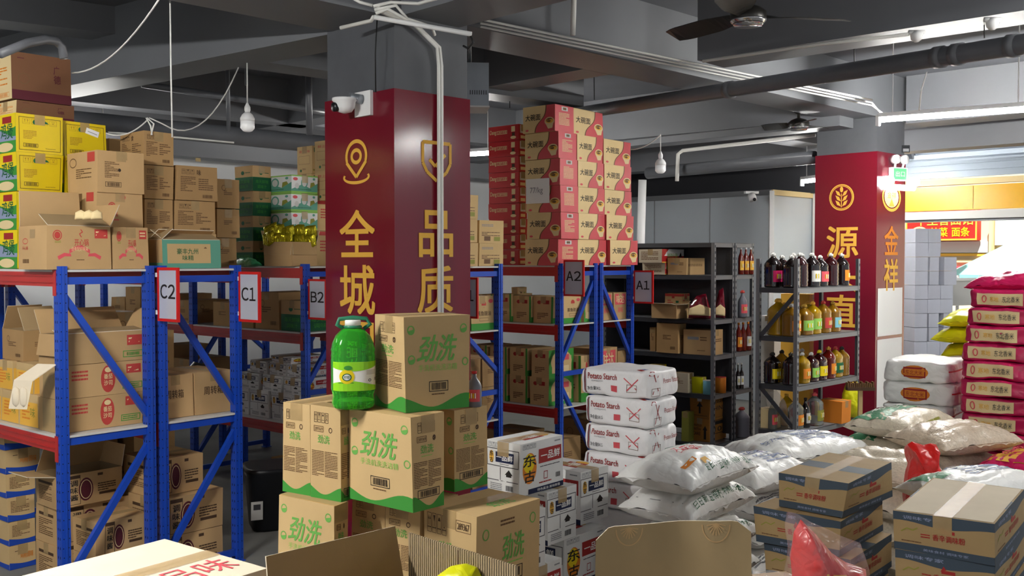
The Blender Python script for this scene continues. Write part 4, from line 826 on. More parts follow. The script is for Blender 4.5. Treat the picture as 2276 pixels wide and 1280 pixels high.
# ---------------------------------------------------------------- goods on the racks
def D(N, px, l=0.0):
    b = N + Lr * l; t = reach(b, Rr, px); return (b + Rr * t).y
T1 = 1.842
def C(*a, **k): return carton(*a, **k)
def s_yel_st(L, R, T, r, wr, wl, H): s_yellow(L, R, T, r, wr, wl, H); R.poly([(.5, .72), (.8, .62), (.84, .78), (.54, .88)], 'paper', .003); R.line([(.56, .78), (.78, .7)], .004, 'grey', .004)
STY['yellow2'] = (s_yel_st, 'yellow_c')
gC = 'cartons on top of the front racks'
C('kai', 'open snack carton with red ribbon print on the rack corner, flaps up', 103, 500, 597, 42, 247, D(NC2, 103, .02), T1, flaps=[('R', -62, .13), ('Y', 4, .2), ('X', 25, .14)], group=gC)
C('kai', 'snack carton with barcode beside the open one, right of it', 249, 505, 597, .3, 328, D(NC2, 249, .02), T1, group=gC)
C('weijing', 'green framed seasoning carton with its lid pushed up, beside the C2 sign', 360, 532, 594, 328, 491, D(NC2, 360, .05), T1, flaps=[('R', -68, .16), ('Y', -60, .12), ('L', -50, .1)], group=gC)
zA = T1 + .215
d_ = D(NC2, 217, .29)
C('kai3', 'brown snack carton with red seal, second of the pair above the open carton', 215, 423, 507, 150, 318, d_, 2.066, group=gC)
C('kai2', 'brown snack carton with barcode, upper of the pair above the open carton', 217, 333, 422, 150, 320, d_, 2.066 + .222, group=gC)
for i in range(4):
    C('yellow', f'bright yellow food carton, {nth(i, 4)} of the left column', 35, 250, 300, .35, 138, 5.81, T1 + i * .2285, h=.226, group='yellow cartons on the front rack')
    C('yellow2' if i == 3 else 'yellow', f'bright yellow food carton, {nth(i, 4)} of the right column', 140, 250, 300, .35, 235, 6.06, T1 + i * .2255, h=.2235, group='yellow cartons on the front rack')
zy = T1 + 4 * .2285
C('wine', 'dark brown carton lying under the top liquor carton', 37, 222, 253, .3, 165, 6.0, zy + .0, h=.105, group=gC)
C('wine', 'brown liquor carton with maroon band, topmost on the left pile', 25, 120, 219, .35, 158, 5.98, zy + .108, h=.285, group=gC)
# brown cartons behind
dq = D(NC1, 392, .45)
C('bare', 'plain brown carton under the printed stack behind the seasoning carton', 388, 530, 590, .3, 480, dq, T1, h=.22, group=gC)
C('bare', 'plain brown carton behind the barcode cartons, left base', 321, 530, 590, .3, 386, D(NC1, 321, .45), T1, h=.22, group=gC)
C('sym', 'brown printed carton, lower right of the printed stack', 388, 445, 516, .3, 477, dq, T1 + .222, h=.212, group=gC)
C('sym', 'brown printed carton, upper right of the printed stack, askew', 392, 367, 443, .3, 483, dq, T1 + .436, h=.222, group=gC, rz=2)
for i in range(3): C('sym', f'brown printed carton, {nth(i, 3)} of the left printed column', 321, 0, 0, .3, 385, D(NC1, 321, .45), T1 + .222 + i * .212, h=.208, group=gC)
dq2 = D(NC1, 480, .62)
for i in range(3): C('plain', f'dark brown carton, {nth(i, 3)} of the shadowed column right of the printed stack', 482, 0, 0, .3, 532, dq2 + .1, T1 + i * .205, h=.2, group=gC)
C('plain', 'dark brown carton peeking behind the yellow cartons', 245, 0, 0, .3, 322, dq + .35, T1, h=.87, group=gC)
C('leaf', 'brown carton behind the green banded column', 500, 0, 0, .3, 530, 8.3, T1, h=.62, group='cartons on top of the B2 rack')
dl = D(NB2, 573, .62)
for i in range(4): C('leaf', f'carton with dark green band and leaf mark, {nth(i, 4)} of its column', 573, 0, 0, 534, 613, dl, T1 + i * .202, h=.2, group='green banded cartons')
dc = D(NB2, 648, .36)
for i in range(5): C('corn', f'white and green melon print carton, {nth(i, 5)} of its column', 648, 0, 0, 580, .26, dc, T1 + i * .147, h=.145, group='white and green cartons')
fo = C('bare', 'open brown carton full of gold foil packets by the near pillar', 648, 541, 590, 587, 706, D(NB2, 648, .1), T1, flaps=[('L', 176, .1), ('R', 174, .1), ('X', 20, .1), ('Y', 25, .1)], h=.19)
for i in range(10):
    x = 598 + (i % 5) * 22 + R_.uniform(-4, 4); y = 533 - (i // 5) * 16 + R_.uniform(-4, 4); dd = fo.location.y - .05 + (i // 5) * .06
    puffy('gold foil snack packet heaped in the open carton', x, y, dd, [(x - 16, y + 14), (x - 18, y - 9), (x - 3, y - 15), (x + 14, y - 14 - R_.uniform(0, 8)), (x + 17, y + 8), (x + 2, y + 17)], .03, 'foil', 'foil_packet', 'packet', 'gold foil packets in the open carton', rot=R_.uniform(-.6, .6), seed=i)
ds = D(NB2, 702, .52)
for i in range(2): 
    C('redtop', f'carton with red tape stripe, left, {ORD[i]} under the tall cartons', 660, 0, 0, 623, .3, ds - .02, T1 + i * .29, h=.288 if i == 0 else .25, group='cartons by the near pillar')
    C('redtop', f'carton with red tape stripe, right, {ORD[i]} under the tall cartons', 702, 0, 0, 662, .3, ds - .2, T1 + i * .29, h=.288 if i == 0 else .25, group='cartons by the near pillar')
for i in range(2):
    C('shang', f'tall brown carton, left column, {["lower", "upper"][i]} one by the near pillar', 693, 0, 0, 661, .2, ds, T1 + .54 + i * .235, h=.232, group='cartons by the near pillar')
    C('shang', f'tall brown carton with green print, right column, {["lower", "upper"][i]} one by the near pillar', 748, 0, 0, 700, .2, ds - .28, T1 + .54 + i * .245, h=.242, group='cartons by the near pillar')
sackpx('pillow', 'small dark green net sack lying on the front rack', 560, T1, 503, 583, D(NC1, 535, .35) + .1, .07, 60, 'sackgrn')
# beige cartons right of the near pillar
db = D(NB1, 1064, .05)
for i in range(2): C('beige', f'beige printed carton, {["lower", "upper"][i]} of the pair right of the near pillar', 1065, 0, 0, .25, 1118, db, T1 + i * .183, h=.181, group='beige cartons on the B1 rack')
for i in range(3): C('beige', f'beige printed carton touching the near pillar, {nth(i, 3)}', 1015, 0, 0, .25, 1062, db - .33, T1 + i * .183, h=.181, group='beige cartons on the B1 rack')
# big bowl noodle cartons
def s_dawanA(L, R, T, r, wr, wl, H):
    s_dawan(R, L, T, r, wr, .9, H); R.rect(0, 0, 1, 1, 'pinkred_c', .003); R.rect(.35, .8, .68, .95, 'ltgrey', .004); R.rect(.42, .83, .6, .92, 'brown', .005); R.e = .004; R.para(.2, .25, .8, .72, 9, 'cream', r.randint(0, 99), .7)
STY['dawanA'] = (s_dawanA, 'cream_c')
npx = [1240, 1246, 1245, 1244, 1241, 1233]; nl = [1168, 1172, 1170, 1168, 1167, 1162]; nb = [1283, 1285, 1284, 1283, 1281, 1274]; nr = [1347, 1344, 1343, 1342, 1340, 1340]; n3 = [(1355, 1418), (1347, 1408), (1343, 1404), (1342, 1403), (1340, 1402)]
gD = 'red and cream noodle cartons on the A racks'
for i in range(6):
    z = T1 + i * .2305
    C('dawanA', f'red and cream noodle carton, corner column, {nth(i, 6)}', npx[i], 0, 0, nl[i], nb[i], 8.5, z, h=.2285, group=gD)
    C('dawans', f'red and cream noodle carton, middle column, {nth(i, 6)}', nb[i] + 1, 0, 0, .38, nr[i], 8.5 + .215, z, h=.2285, group=gD)
    if i < 5: C('dawans', f'red and cream noodle carton, right column, {nth(i, 5)}', n3[i][0] + 1, 0, 0, .38, n3[i][1], 8.5 + .5, z, h=.2285, group=gD)
for i in range(9): C('red', f'flat red noodle carton, {nth(i, 9)} of the red column', 1153, 0, 0, 1086, .12, 8.86, T1 + i * .14, h=.138, group='flat red cartons behind the noodle cartons', name='flat_carton')
no = P(1195, 423, 8.35); m = MB(); f = Face(m, lambda s, t, e: Vector((-e, .13 - .26 * s + .006 * math.sin(t * 3), .215 * t)), .26, .215); m.box(0, -.13, 0, .002, .13, .215, 'paper'); f.text('77/kg', .2, .35, .75, .65, 'grey', 0)
bb = P(1195, 450, 8.72); rr = reach(P(1240, 450, 8.5), Lr, 1196); q = P(1240, 450, 8.5) + Lr * rr - Rr * .009
o = m.build('paper_note', None, (q.x, q.y, P(1195, 452, q.y).z), math.pi / 2 - math.radians(40)); tag(o, 'white handwritten price note stuck on a dark noodle carton', 'note')
# middle level, front racks
M1 = .942
for i in range(3):
    C(['tomato', 'tomato', 'tomopen'][i], ['ketchup carton with red oval print, bottom of three on the middle shelf', 'ketchup carton with red oval print, middle of three on the middle shelf', 'opened ketchup carton on top of the other two, flaps raised'][i], 131, 0, 0, 87, 318 + (4 if i == 2 else -i * -3), D(NC2, 131, .08), M1 + i * .186, h=.184 if i < 2 else .17, group='ketchup cartons', flaps=[('X', 30, .14), ('Y', 35, .16), ('L', 170, .12), ('R', -80, .1)] if i == 2 else None)
for i in range(3): C('yel2', f'small yellow carton on the middle shelf, {["first", "second", "third"][i]} from the post', [84, 42, 2][i], 0, 0, [44, 4, .2][i], .22, D(NC2, [84, 42, 2][i], [.34, .58, .82][i]), M1, h=.185, group='small yellow cartons')
for i in range(2): C('yel2', f'small yellow carton in the upper row, {["nearer the post", "at the left edge"][i]}', [76, 28][i], 0, 0, [37, .2][i], .22, D(NC2, [76, 28][i], [.4, .68][i]), M1 + .187, h=.17, group='small yellow cartons')
C('plain', 'open brown carton on the small yellow cartons at far left', 52, 715, 788, 5, 135, D(NC2, 52, .6), M1 + .36, h=.18, flaps=[('R', -35, .16), ('Y', -25, .15), ('X', 40, .15)])
m = MB(); pts = [(70, 868), (128, 805)]
fo2 = carton_at('bare', 'thin pale cardboard insert with two oval bumps hanging over the yellow cartons', P(88, 905, 5.22), .01, .01, .01, 0) if 0 else None
def bent(label, A, B, Cc, w, side, mt, name='cardboard_insert'):
    m = MB(); s = Vector(side).normalized() * w; t = Vector((0, 0, .006)); A, B, Cc = Vector(A), Vector(B), Vector(Cc); c = (A + Cc) / 2
    N_ = 8; L1 = [A + (B - A) * i / N_ for i in range(N_ + 1)] + [B + (Cc - B) * i / N_ for i in range(1, N_ + 1)]
    vs = [p - c for p in L1] + [p + s - c for p in L1] + [p + t - c for p in L1] + [p + s + t - c for p in L1]; n = len(L1); fs = []
    for i in range(n - 1): fs += [(i, i + 1, n + i + 1, n + i), (2 * n + i, 3 * n + i, 3 * n + i + 1, 2 * n + i + 1), (i, 2 * n + i, 2 * n + i + 1, i + 1), (n + i, n + i + 1, 3 * n + i + 1, 3 * n + i)]
    m.mesh(vs, fs, mt); return m, c
dI = 5.2
sd = Vector((-1, .25, 0)).normalized(); m, c = bent('', P(124, 812, 5.3), P(72, 848, 5.24), P(60, 910, 5.24), .115, sd, 'cardpale')
for k in (.3, .72):
    cc_ = P(72, 848, 5.24) * .45 + P(60, 910, 5.24) * .55 - c + sd * .115 * k - Vector((0, .004, 0)) ; m.lathe([(.001, -.055), (.018, -.04), (.022, 0), (.018, .04), (.001, .055)], 'cardpale', 12, (cc_.x, cc_.y), sy=.5)
    for i in range(60): v = m.v[-(i + 1)]; m.v[-(i + 1)] = (v[0], v[1], v[2] + cc_.z)
o = m.build('cardboard_insert', None, c); tag(o, 'pale cardboard insert with two oval bumps hanging at the left rack post', 'cardboard')
C('zhou', 'brown carton marked 周转箱 on the middle shelf, left one', 350, 0, 0, .4, 430, D(NC1, 355, .075), M1, h=.26, group='plain transit cartons'); C('zhou', 'brown carton marked 周转箱 on the middle shelf, right one', 434, 0, 0, .4, 519, D(NC1, 434, .075), M1, h=.26, group='plain transit cartons')
C('plain', 'tall brown carton behind the transit cartons', 352, 0, 0, .3, 386, D(NC1, 360, .5), M1, h=.5)
puffy('black plastic bag slumped behind the transit cartons', 440, 790, D(NC1, 440, .62), [(405, 830), (412, 770), (430, 742), (455, 748), (470, 780), (475, 830)], .3, 'plasblk', 'plastic_bag', 'bag', z0=M1)
for i in range(4): C('plain', f'dim brown carton behind the ketchup cartons, {["lower left", "lower right", "upper left", "upper right"][i]}', [165, 250][i % 2], 0, 0, .3, [245, 325][i % 2], D(NC2, 200, 1.0) + [0, .25][i % 2], M1 + (i // 2) * .3, h=.29, group='dim cartons deep in the front rack')
# floor level, front racks
for i in range(6): C('blue', f'yellow carton with blue wave, {nth(i, 6)} of the floor stack at the left edge', [22, 20, 17, 14, 12, 10][i], 0, 0, .3, [80, 79, 78, 78, 90, 105][i], D(NC2, 20, .9), .002 + i * .147, h=.145, group='yellow cartons with blue waves')
gS = 'seasoning sauce cartons on the floor'
for i in range(2): C('sauce', f'brown sauce carton beside the blue wave stack, {["lower", "upper"][i]} one', 127, 0, 0, 80, .45, D(NC2, 127, .4), .002 + i * .224, h=.222, group=gS)
C('sauce', 'opened brown sauce carton with white shipping label and raised flaps', 125, 0, 0, 80, 272, D(NC2, 125, .38), .45, h=.19, flaps=[('L', 80, .16), ('Y', -30, .16), ('X', 10, .13)], group=gS)
for i in range(2): C('sauce', f'brown sauce carton with round emblem in front, {["lower", "upper"][i]}', 213, 0, 0, 163, 326, D(NC2, 213, .1), .002 + i * .2, h=.198, group=gS)
for i in range(2): C('sauce', f'brown sauce carton at the rack\'s right foot, {["lower", "upper"][i]}', 352, 0, 0, .34, 495, D(NC1, 352, .06), .002 + i * .235, h=.233, group=gS)
C('sauce', 'brown sauce carton, topmost of the right foot pile', 340, 0, 0, .34, 452, D(NC1, 345, .12), .472, h=.225, group=gS)
for i in range(3): C('plain', f'dim brown carton deep under the shelf, {["left", "middle", "right"][i]}', [165, 300, 352][i], 0, 0, .3, [262, 345, 390][i], D(NC2, 200, .95) + i * .2, .002, h=.75, group='dim cartons deep under the front rack')
# B2 rack
def rl(N, l, r=.03): return N + Lr * l + Rr * r
def onrack(N, l0, l1, r, wr, z, h, style, label, group, **k):
    o = rl(N, (l0 + l1) / 2, r + wr / 2); return carton_at(style, label, Vector((o.x, o.y, z)), wr, abs(l1 - l0) - .016, h, ROT, group=group, **k)
gB = 'cartons on the B2 rack'
zB = 1.332
for i, (a, b, h, st) in enumerate([(.07, .36, .24, 'leaf'), (.37, .7, .3, 'plain'), (.71, 1.0, .26, 'plain'), (1.01, 1.3, .2, 'plain')]): onrack(NB2, a, b, .04, .4, zB, h, st, f'shadowed brown carton on the B2 rack upper shelf, {["nearest the post", "second from the post", "third from the post", "fourth from the post"][i]}', gB)
for i in range(5): onrack(NB2, 1.64 + i * .28, 1.91 + i * .28, .04, .4, zB, [.2, .25, .22, .3, .2][i], 'plain', f'shadowed brown carton on the far bay of the B2 rack, {ORD[i].replace("the bottom", "the C1 sign").replace("bottom", "nearest the C1 sign")}', gB)
for i in range(4): onrack(NB2, 1.64 + i * .33, 1.96 + i * .33, .04, .4, .612, [.4, .5, .35, .45][i], 'plain', f'dim brown carton low on the far bay of the B2 rack, {["first", "second", "third", "fourth"][i]} from the right', gB)
gG = 'white soy sauce cartons on the B2 rack'
k = 0
for z, h, segs in ((.612, .22, [(.08, .22), (.23, .5), (.51, .78), (.79, 1.1)]), (.834, .13, [(.08, .33), (.34, .62), (.63, .9)]), (.966, .1, [(.1, .3), (.31, .55), (.56, .8)]), (1.068, .05, [(.24, .52)])):
    for a, b in segs: onrack(NB2, a, b, .04 if z < .9 else .06, .33, z, h, 'donggu', f'white soy sauce carton in the shade, {["bottom row", "second row", "third row", "top"][[.612, .834, .966, 1.068].index(z)]}, {["first", "second", "third", "fourth"][segs.index((a, b))]} from the post', gG, jit=.008)
onrack(NB2, .25, .5, .04, .4, .002, .3, 'plain', 'brown carton under the B2 rack', gB)
# B1 rack
C('haday', 'brown carton with green base and red cap mark beside the B1 sign', 1047, 0, 0, .3, 1098, D(NB1, 1047, .05), zB, h=.27, group='cartons on the B1 rack')
for i in range(3): onrack(NB1, .42 + i * .3, .7 + i * .3, .05, .4, zB, .22, 'plain', f'shadowed carton on the B1 rack upper shelf, {["first", "second", "third", "fourth"][i]} behind the near pillar', 'cartons on the B1 rack')
for i in range(4): C('plain', f'dark brown carton on the B1 rack lower shelf, {["left lower", "right lower", "left upper", "right upper"][i]}', [1030, 1072][i % 2], 0, 0, .35, [1068, 1110][i % 2], D(NB1, 1050, .12) + .15 * (i % 2), .612 + (i // 2) * .24, h=.237, group='cartons on the B1 rack')
C('plain', 'brown carton on the floor under the B1 rack', 1050, 0, 0, .3, 1100, D(NB1, 1060, .1), .002, h=.3, group='cartons on the B1 rack')
# A racks
gA = 'sauce cartons on the A racks'
for i, (a, b, h) in enumerate([(.09, .33, .235), (.34, .56, .235), (.57, .78, .25), (.79, 1.0, .24)]): onrack(NA2, a, b, .03, .3, zB, h, 'haday', f'shaded sauce carton left of the A2 post on the upper shelf, {["first", "second", "third", "fourth"][i]} from the post', gA)
for j in range(2):
    onrack(NA2, .13, .36 - j * .02, .02, .36, .612 + j * .245, .243, 'haday2', f'green framed sauce carton behind the A2 post, {["lower", "upper"][j]}', gA)
    for i in range(3): onrack(NA2, .38 + i * .24, .6 + i * .24, .03, .36, .612 + j * .245, .243, 'haday', f'shaded sauce carton on the lower shelf left of the A2 post, {["first", "second", "third"][i]} along, {["lower", "upper"][j]} row', gA)
onrack(NA2, .02, .11, .07, .27, zB, .24, 'haday', 'sauce carton with green base under the A2 sign', gA); 
onrack(NA2, .02, .3, .39, .15, zB, .22, 'haday2', 'green framed sauce carton right of the A2 sign', gA)
onrack(NA2, .05, .35, .39, .15, .612, .42, 'haday', 'tall sauce carton on the lower shelf right of the A2 sign', gA)
onrack(NA1, .03, .33, .05, .2, zB, .25, 'mredface', 'carton with red print on the upper shelf left of the A1 sign', gA); onrack(NA1, .03, .33, .27, .22, zB, .25, 'mredface', 'second carton with red print on the upper shelf, nearer the A1 sign', gA)
onrack(NA1, .04, .4, .06, .28, .612, .46, 'mredface', 'large brown carton on the lower shelf left of the A1 sign', gA); onrack(NA1, .04, .4, .36, .15, .612, .42, 'plain', 'narrow brown carton on the lower shelf beside the A1 post', gA)
onrack(NA2, .1, .5, .05, .4, .002, .3, 'plain', 'brown carton on the floor under the A2 rack, near the post', gA); onrack(NA2, .52, .95, .05, .4, .002, .32, 'plain', 'brown carton on the floor under the A2 rack, further in', gA); onrack(NA1, .1, .5, .05, .4, .002, .4, 'plain', 'brown carton on the floor under the A1 rack', gA)
onrack(NA2, .5, .6, .05, .12, zB + .252, .06, 'beige', 'small beige box lying on the sauce cartons near the A2 rack top', gA)
# black shelving goods
def s1(px, d, z, xl, xr, h, st, label, body=None, **k): return C(st, label, px, 0, 0, xl, xr, d, z, h=h, body=body, group='goods on the black shelving', **k)
s1(1478, 10.15, 1.737, 1428, .1, .12, 'snack', 'grey printed snack carton under the red and white one'); s1(1471, 10.1, 1.859, 1420, 1520, .14, 'snack', 'red and white snack carton on the black shelf top, above the A1 sign')
s1(1526, 10.0, 1.737, 1484, 1566, .17, 'dline', 'small brown carton with green line on the top black shelf')
s1(1503, 10.0, 1.292, 1448, 1530, .145, 'bare', 'open tan carton on the black shelf right of the A1 sign', flaps=[('L', 80, .08), ('R', 85, .08), ('X', 70, .08)])
s1(1515, 10.2, 1.292, 1478, 1532, .245, 'redtop', 'small brown and maroon box behind the open tan carton')
s1(1507, 10.05, .935, 1460, 1524, .3, 'plain', 'upright brown carton on the middle black shelf'); s1(1581, 9.84, .935, 1519, 1607, .25, 'dline', 'wide brown carton with grey label on the middle black shelf'); s1(1457, 10.3, .935, 1445, .1, .25, 'plain', 'thin upright brown folder box on the middle black shelf')
s1(1467, 10.2, .542, 1442, .12, .26, 'bare', 'yellow box at the left of the lower black shelf', 'yellow_c'); s1(1536, 9.95, .542, 1505, .12, .2, 'plain', 'grey printed box on the lower black shelf', 'cardgrey'); s1(1559, 9.95, .542, 1538, .1, .16, 'bare', 'black and yellow box on the lower black shelf', 'sackyel')
s1(1577, 9.97, .042, 1534, 1614, .235, 'china2', 'orange brown carton with stacking arrows on the floor shelf, lower of two'); s1(1577, 9.97, .279, 1534, 1614, .235, 'china', 'orange brown open carton marked (221) CHINA, upper of two', flaps=[('R', -62, .12), ('Y', -60, .08)])
s1(1531, 10.0, .042, 1515, .1, .3, 'bare', 'narrow green brown carton beside the orange cartons', 'olive')
def can(px, d, z, r, h, mt, label, cm='ltgrey'):
    p = P(px, 800, d); o = empty('tin', (p.x, p.y, z)); tag(o, label, 'tin', 'goods on the black shelving'); m = MB(); m.lathe([(r, 0), (r, h * .97), (r * .97, h * .98)], mt, 20); m.build('body', o); m = MB(); m.lathe([(r * 1.03, h * .97), (r * 1.03, h), (r * .9, h)], cm, 20); m.build('lid', o)
can(1573, 9.9, .542, .045, .14, 'skyb', 'blue round tin on the lower black shelf'); can(1602, 10.02, .542, .055, .16, 'orange', 'orange round tin at the corner of the lower black shelf', 'pred')
for i, (x, w) in enumerate([(1556, 26), (1601, 12)]):
    y = 700; dd = 9.95 if i == 0 else 10.05; puffy(['maroon and cream rice bag on the black shelf', 'tall maroon and cream bag at the shelf corner'][i], x, 680, dd, [(x - w, y), (x - w * .9, 672), (x - w * .3, 650 - i * 10), (x + w * .5, 645 - i * 12), (x + w, 690), (x + w * .9, y + 2)], .12, 'colred', 'rice_bag', 'bag', 'goods on the black shelving', z0=1.292); 
    puffy('', x, 690, dd - .062, [(x - w, y), (x - w * .9, 685), (x, 676), (x + w * .9, 685), (x + w * .9, y + 2)], .03, 'cream', 'cream_panel', parent=COL.objects['rice_bag' if i == 0 else 'rice_bag.001'], seed=4)
# the last child was placed in world coordinates; bring it to its parent
for o in list(COL.objects):
    if o.name.startswith('cream_panel'): o.location = o.location - o.parent.location
def s2b(px, z, r, h, mt, label, dz=0, **k): p = P(px, 700, 10.3 + dz); return bottle(label, (p.x, p.y, z), r, h, mt, group='bottles on the grey shelving', name='drink_bottle', rot=.5, **k)
for i, x in enumerate((1646, 1657, 1668)): s2b(x, 1.737, .032, .28, 'chili', f'brown sauce bottle on the top of the grey shelving, {["left", "middle", "right"][i]}', .05 * i, lab='gold', kind='round', handle=False)
s2b(1650, 1.292, .05, .27, 'plasgrey', 'grey bottle with red cap on the grey shelving', cap='pred', kind='round', lab='pinkred', handle=True)
for i, x in enumerate((1642, 1652, 1663)): s2b(x, .935, .036, .3, 'chili', f'dark red sauce bottle on the middle grey shelf, {["left", "middle", "right"][i]}', .06 * i, lab=['orange', None, 'ltgrey'][i], kind='round', handle=False, cap='orange')
for i, x in enumerate((1641, 1649)): s2b(x, .542, .024, .27, 'soy', f'slim dark bottle with pale label on the lower grey shelf, {["left", "right"][i]}', .03 * i, lab='white', kind='slim', handle=False, cap='ltgrey')
s2b(1650, .042, .075, .3, 'plasgrey', 'grey plastic jug with red cap at the foot of the grey shelving', cap='pred')
# oil shelf
R45, L45 = dirs(45)
gO = 'jugs and bottles on the oil shelf'
def ob(r, l, z, rad, h, mt, label, **k):
    p = NS3 + R45 * r + L45 * l; return bottle(label, (p.x, p.y, z + .002), rad, h, mt, group=gO, rot=math.radians(R_.uniform(30, 60)), **k)
q = [('soy', .08, .1), ('soy', .08, .28), ('soyr', .26, .12), ('soy', .27, .3), ('soy', .43, .1), ('soyr', .45, .29), ('soy', .62, .12), ('soy', .62, .3), ('soyr', .8, .11), ('soy', .82, .29), ('soy', 1.03, .12)]
fr_ = ['by the near post', 'second along', 'third along', 'fourth along', 'fifth along', 'at the right end']
for i, (mt, r, l) in enumerate(q): ob(r, l, 1.65, .068, .29 if i % 3 else .27, mt, f'dark soy sauce jug on the top oil shelf, {"front" if l < .2 else "back"} row, {fr_[min(5, [x for x in q if (x[2] < .2) == (l < .2)].index((mt, r, l)))]}', lab=[None, 'pink', None, None, 'ltgrey', None, 'pinkred', None, None, None, 'orange'][i], cap='ltgrey')
q = [('oil', .14, .26, .31, None, 'gold'), ('oild', .1, .11, .27, 'orange', 'ltgrey'), ('oil', .27, .28, .27, None, 'gold'), ('oild', .3, .1, .26, 'lgreen', 'gold2'), ('oil', .47, .11, .28, 'lgreen', 'gold'), ('oild', .5, .28, .27, None, 'pred'), ('oild', .66, .11, .28, 'pred', 'pred'), ('oild', .84, .11, .27, 'skyb', 'gold2'), ('oil', .7, .28, .27, None, 'gold')]
for i, (mt, r, l, h, lb, cp) in enumerate(q): ob(r, l, 1.23, .072 if i else .085, h, mt, f'golden cooking oil jug on the second oil shelf, {["large one behind the brace", "orange label by the post", "plain back one", "first green label", "second green label", "plain with red cap", "red label", "blue label", "plain back one at right"][i]}', lab=lb, cap=cp, lab2='orange' if lb == 'orange' else None)
q = [('soy', .08, .1, .27, None, 'soy'), ('soy', .08, .28, .26, 'yel', 'blk'), ('oild', .24, .28, .27, None, 'blk'), ('oil', .27, .1, .26, 'orange', 'ltgrey'), ('soyr', .43, .1, .25, 'lgreen', 'ltgrey'), ('soyr', .58, .1, .26, 'yel', 'yel'), ('oil', .6, .28, .26, None, 'ltgrey'), ('chili', .75, .1, .28, 'orange', 'gold'), ('oil', .9, .11, .27, 'dgreen', 'pred'), ('oild', 1.05, .12, .26, None, 'blk')]
for i, (mt, r, l, h, lb, cp) in enumerate(q): ob(r, l, .81, .066, h, mt, f'oil or sauce jug on the third oil shelf, {["dark by the post", "dark with yellow label behind the brace", "dark plain at back", "golden with orange label", "green label", "yellow label and cap", "plain golden at back", "orange label with gold cap", "dark green label", "plain at the right end"][i]}', lab=lb, cap=cp, lab2='pred' if lb == 'yel' else None)
for i, (r, l, rad, h, mt, lb, cp, nm) in enumerate([(.06, .26, .04, .26, 'clearp', 'pinkred', 'ltgrey', 'slim empty bottle with pink label'), (.17, .1, .062, .27, 'clearp', 'orange', 'ltgrey', 'clear jug with orange label'), (.34, .1, .042, .26, 'soy', 'ltgrey', 'blk', 'dark small bottle'), (.33, .28, .06, .28, 'oil', None, 'gold', 'golden jug at the back'), (.52, .11, .075, .28, 'clearp', 'olive', 'pinkred', 'wide clear jug with olive label')]): ob(r, l, .41, rad, h, mt, f'{nm} on the bottom oil shelf', lab=lb, cap=cp, handle=i in (1, 4), kind='round' if i in (0, 2) else 'jug')
p = NS3 + R45 * .66 + L45 * .05; carton_at('bare', 'orange and yellow printed box on the bottom oil shelf', Vector((p.x + .1, p.y + .12, .412)), .18, .22, .2, math.radians(45), body='orange', group=gO)
p = P(1708, 930, 8.62); C('bare', 'cream and green box at the left of the bottom oil shelf', 1722, 0, 0, 1688, .12, 8.6, .412, h=.17, body='cream', group=gO)
x = 1733; puffy('clear crumpled plastic bag on the bottom oil shelf', x, 930, 8.75, [(1712, 962), (1708, 930), (1700, 890), (1725, 880), (1745, 905), (1756, 940), (1758, 960)], .08, 'film', 'plastic_bag', 'bag', gO, z0=.412)
puffy('yellow plastic bag behind the orange box', 1893, 890, 9.15, [(1868, 935), (1872, 885), (1880, 860), (1905, 858), (1915, 900), (1912, 940)], .12, 'sackyel', 'plastic_bag', 'bag', gO, z0=.42)
for i in range(2): C('bare', f'yellow carton behind the second oil shelf, {["lower", "upper"][i]}', 1800, 0, 0, 1735, .2, 10.6, 1.0 * 0 + i * .9, h=.9 if i == 0 else .62, body='gold', group='yellow cartons by the cold store')
C('bare', 'white box against the cold store wall behind the oil shelf', 1720, 0, 0, 1690, .3, 11.2, .0, h=1.25, body='white_p')
# scraper leaning at the far pillar, flat crate on the floor
p = P(1912, 870, 8.7); o = empty('broom', (p.x, p.y, .0)); tag(o, 'wooden handled broom head up beside the oil shelf', 'broom'); m = MB(); m.box(-.018, -.012, 0, .018, .012, .74, 'wood'); m.build('handle', o)
m = MB(); m.box(-.12, -.03, .74, .12, .03, .77, 'dbrown')
for i in range(14): m.box(-.12 + i * .0172, -.028, .77, -.11 + i * .0172, .028, .81 + .01 * math.sin(i * 2), 'brown')
m.build('bristles', o)
C('bare', 'flat pale carton on the floor in front of the oil shelf', 1900, 950, 975, 1842, 1925, 7.9, .002, h=.32, body='cream')

p = P(1495, 532, 11.4); m = MB(); m.box(-.17, -.02, 0, .17, .1, .05, 'plasblk'); m.box(-.16, -.022, .006, .16, -.02, .044, 'galv'); o = m.build('black_tray', None, (p.x, p.y, 2.06), -.1) if 0 else None

for i in range(3):
    x = 178 + i * 18; puffy('pale cream snack packet in the open corner carton', x, 478, 5.33, [(x - 12, 488), (x - 10, 472), (x + 2, 466), (x + 12, 472), (x + 13, 487)], .03, 'cream', 'snack_packet', 'packet', 'cream packets in the open corner carton', rot=i * .3, seed=50 + i)
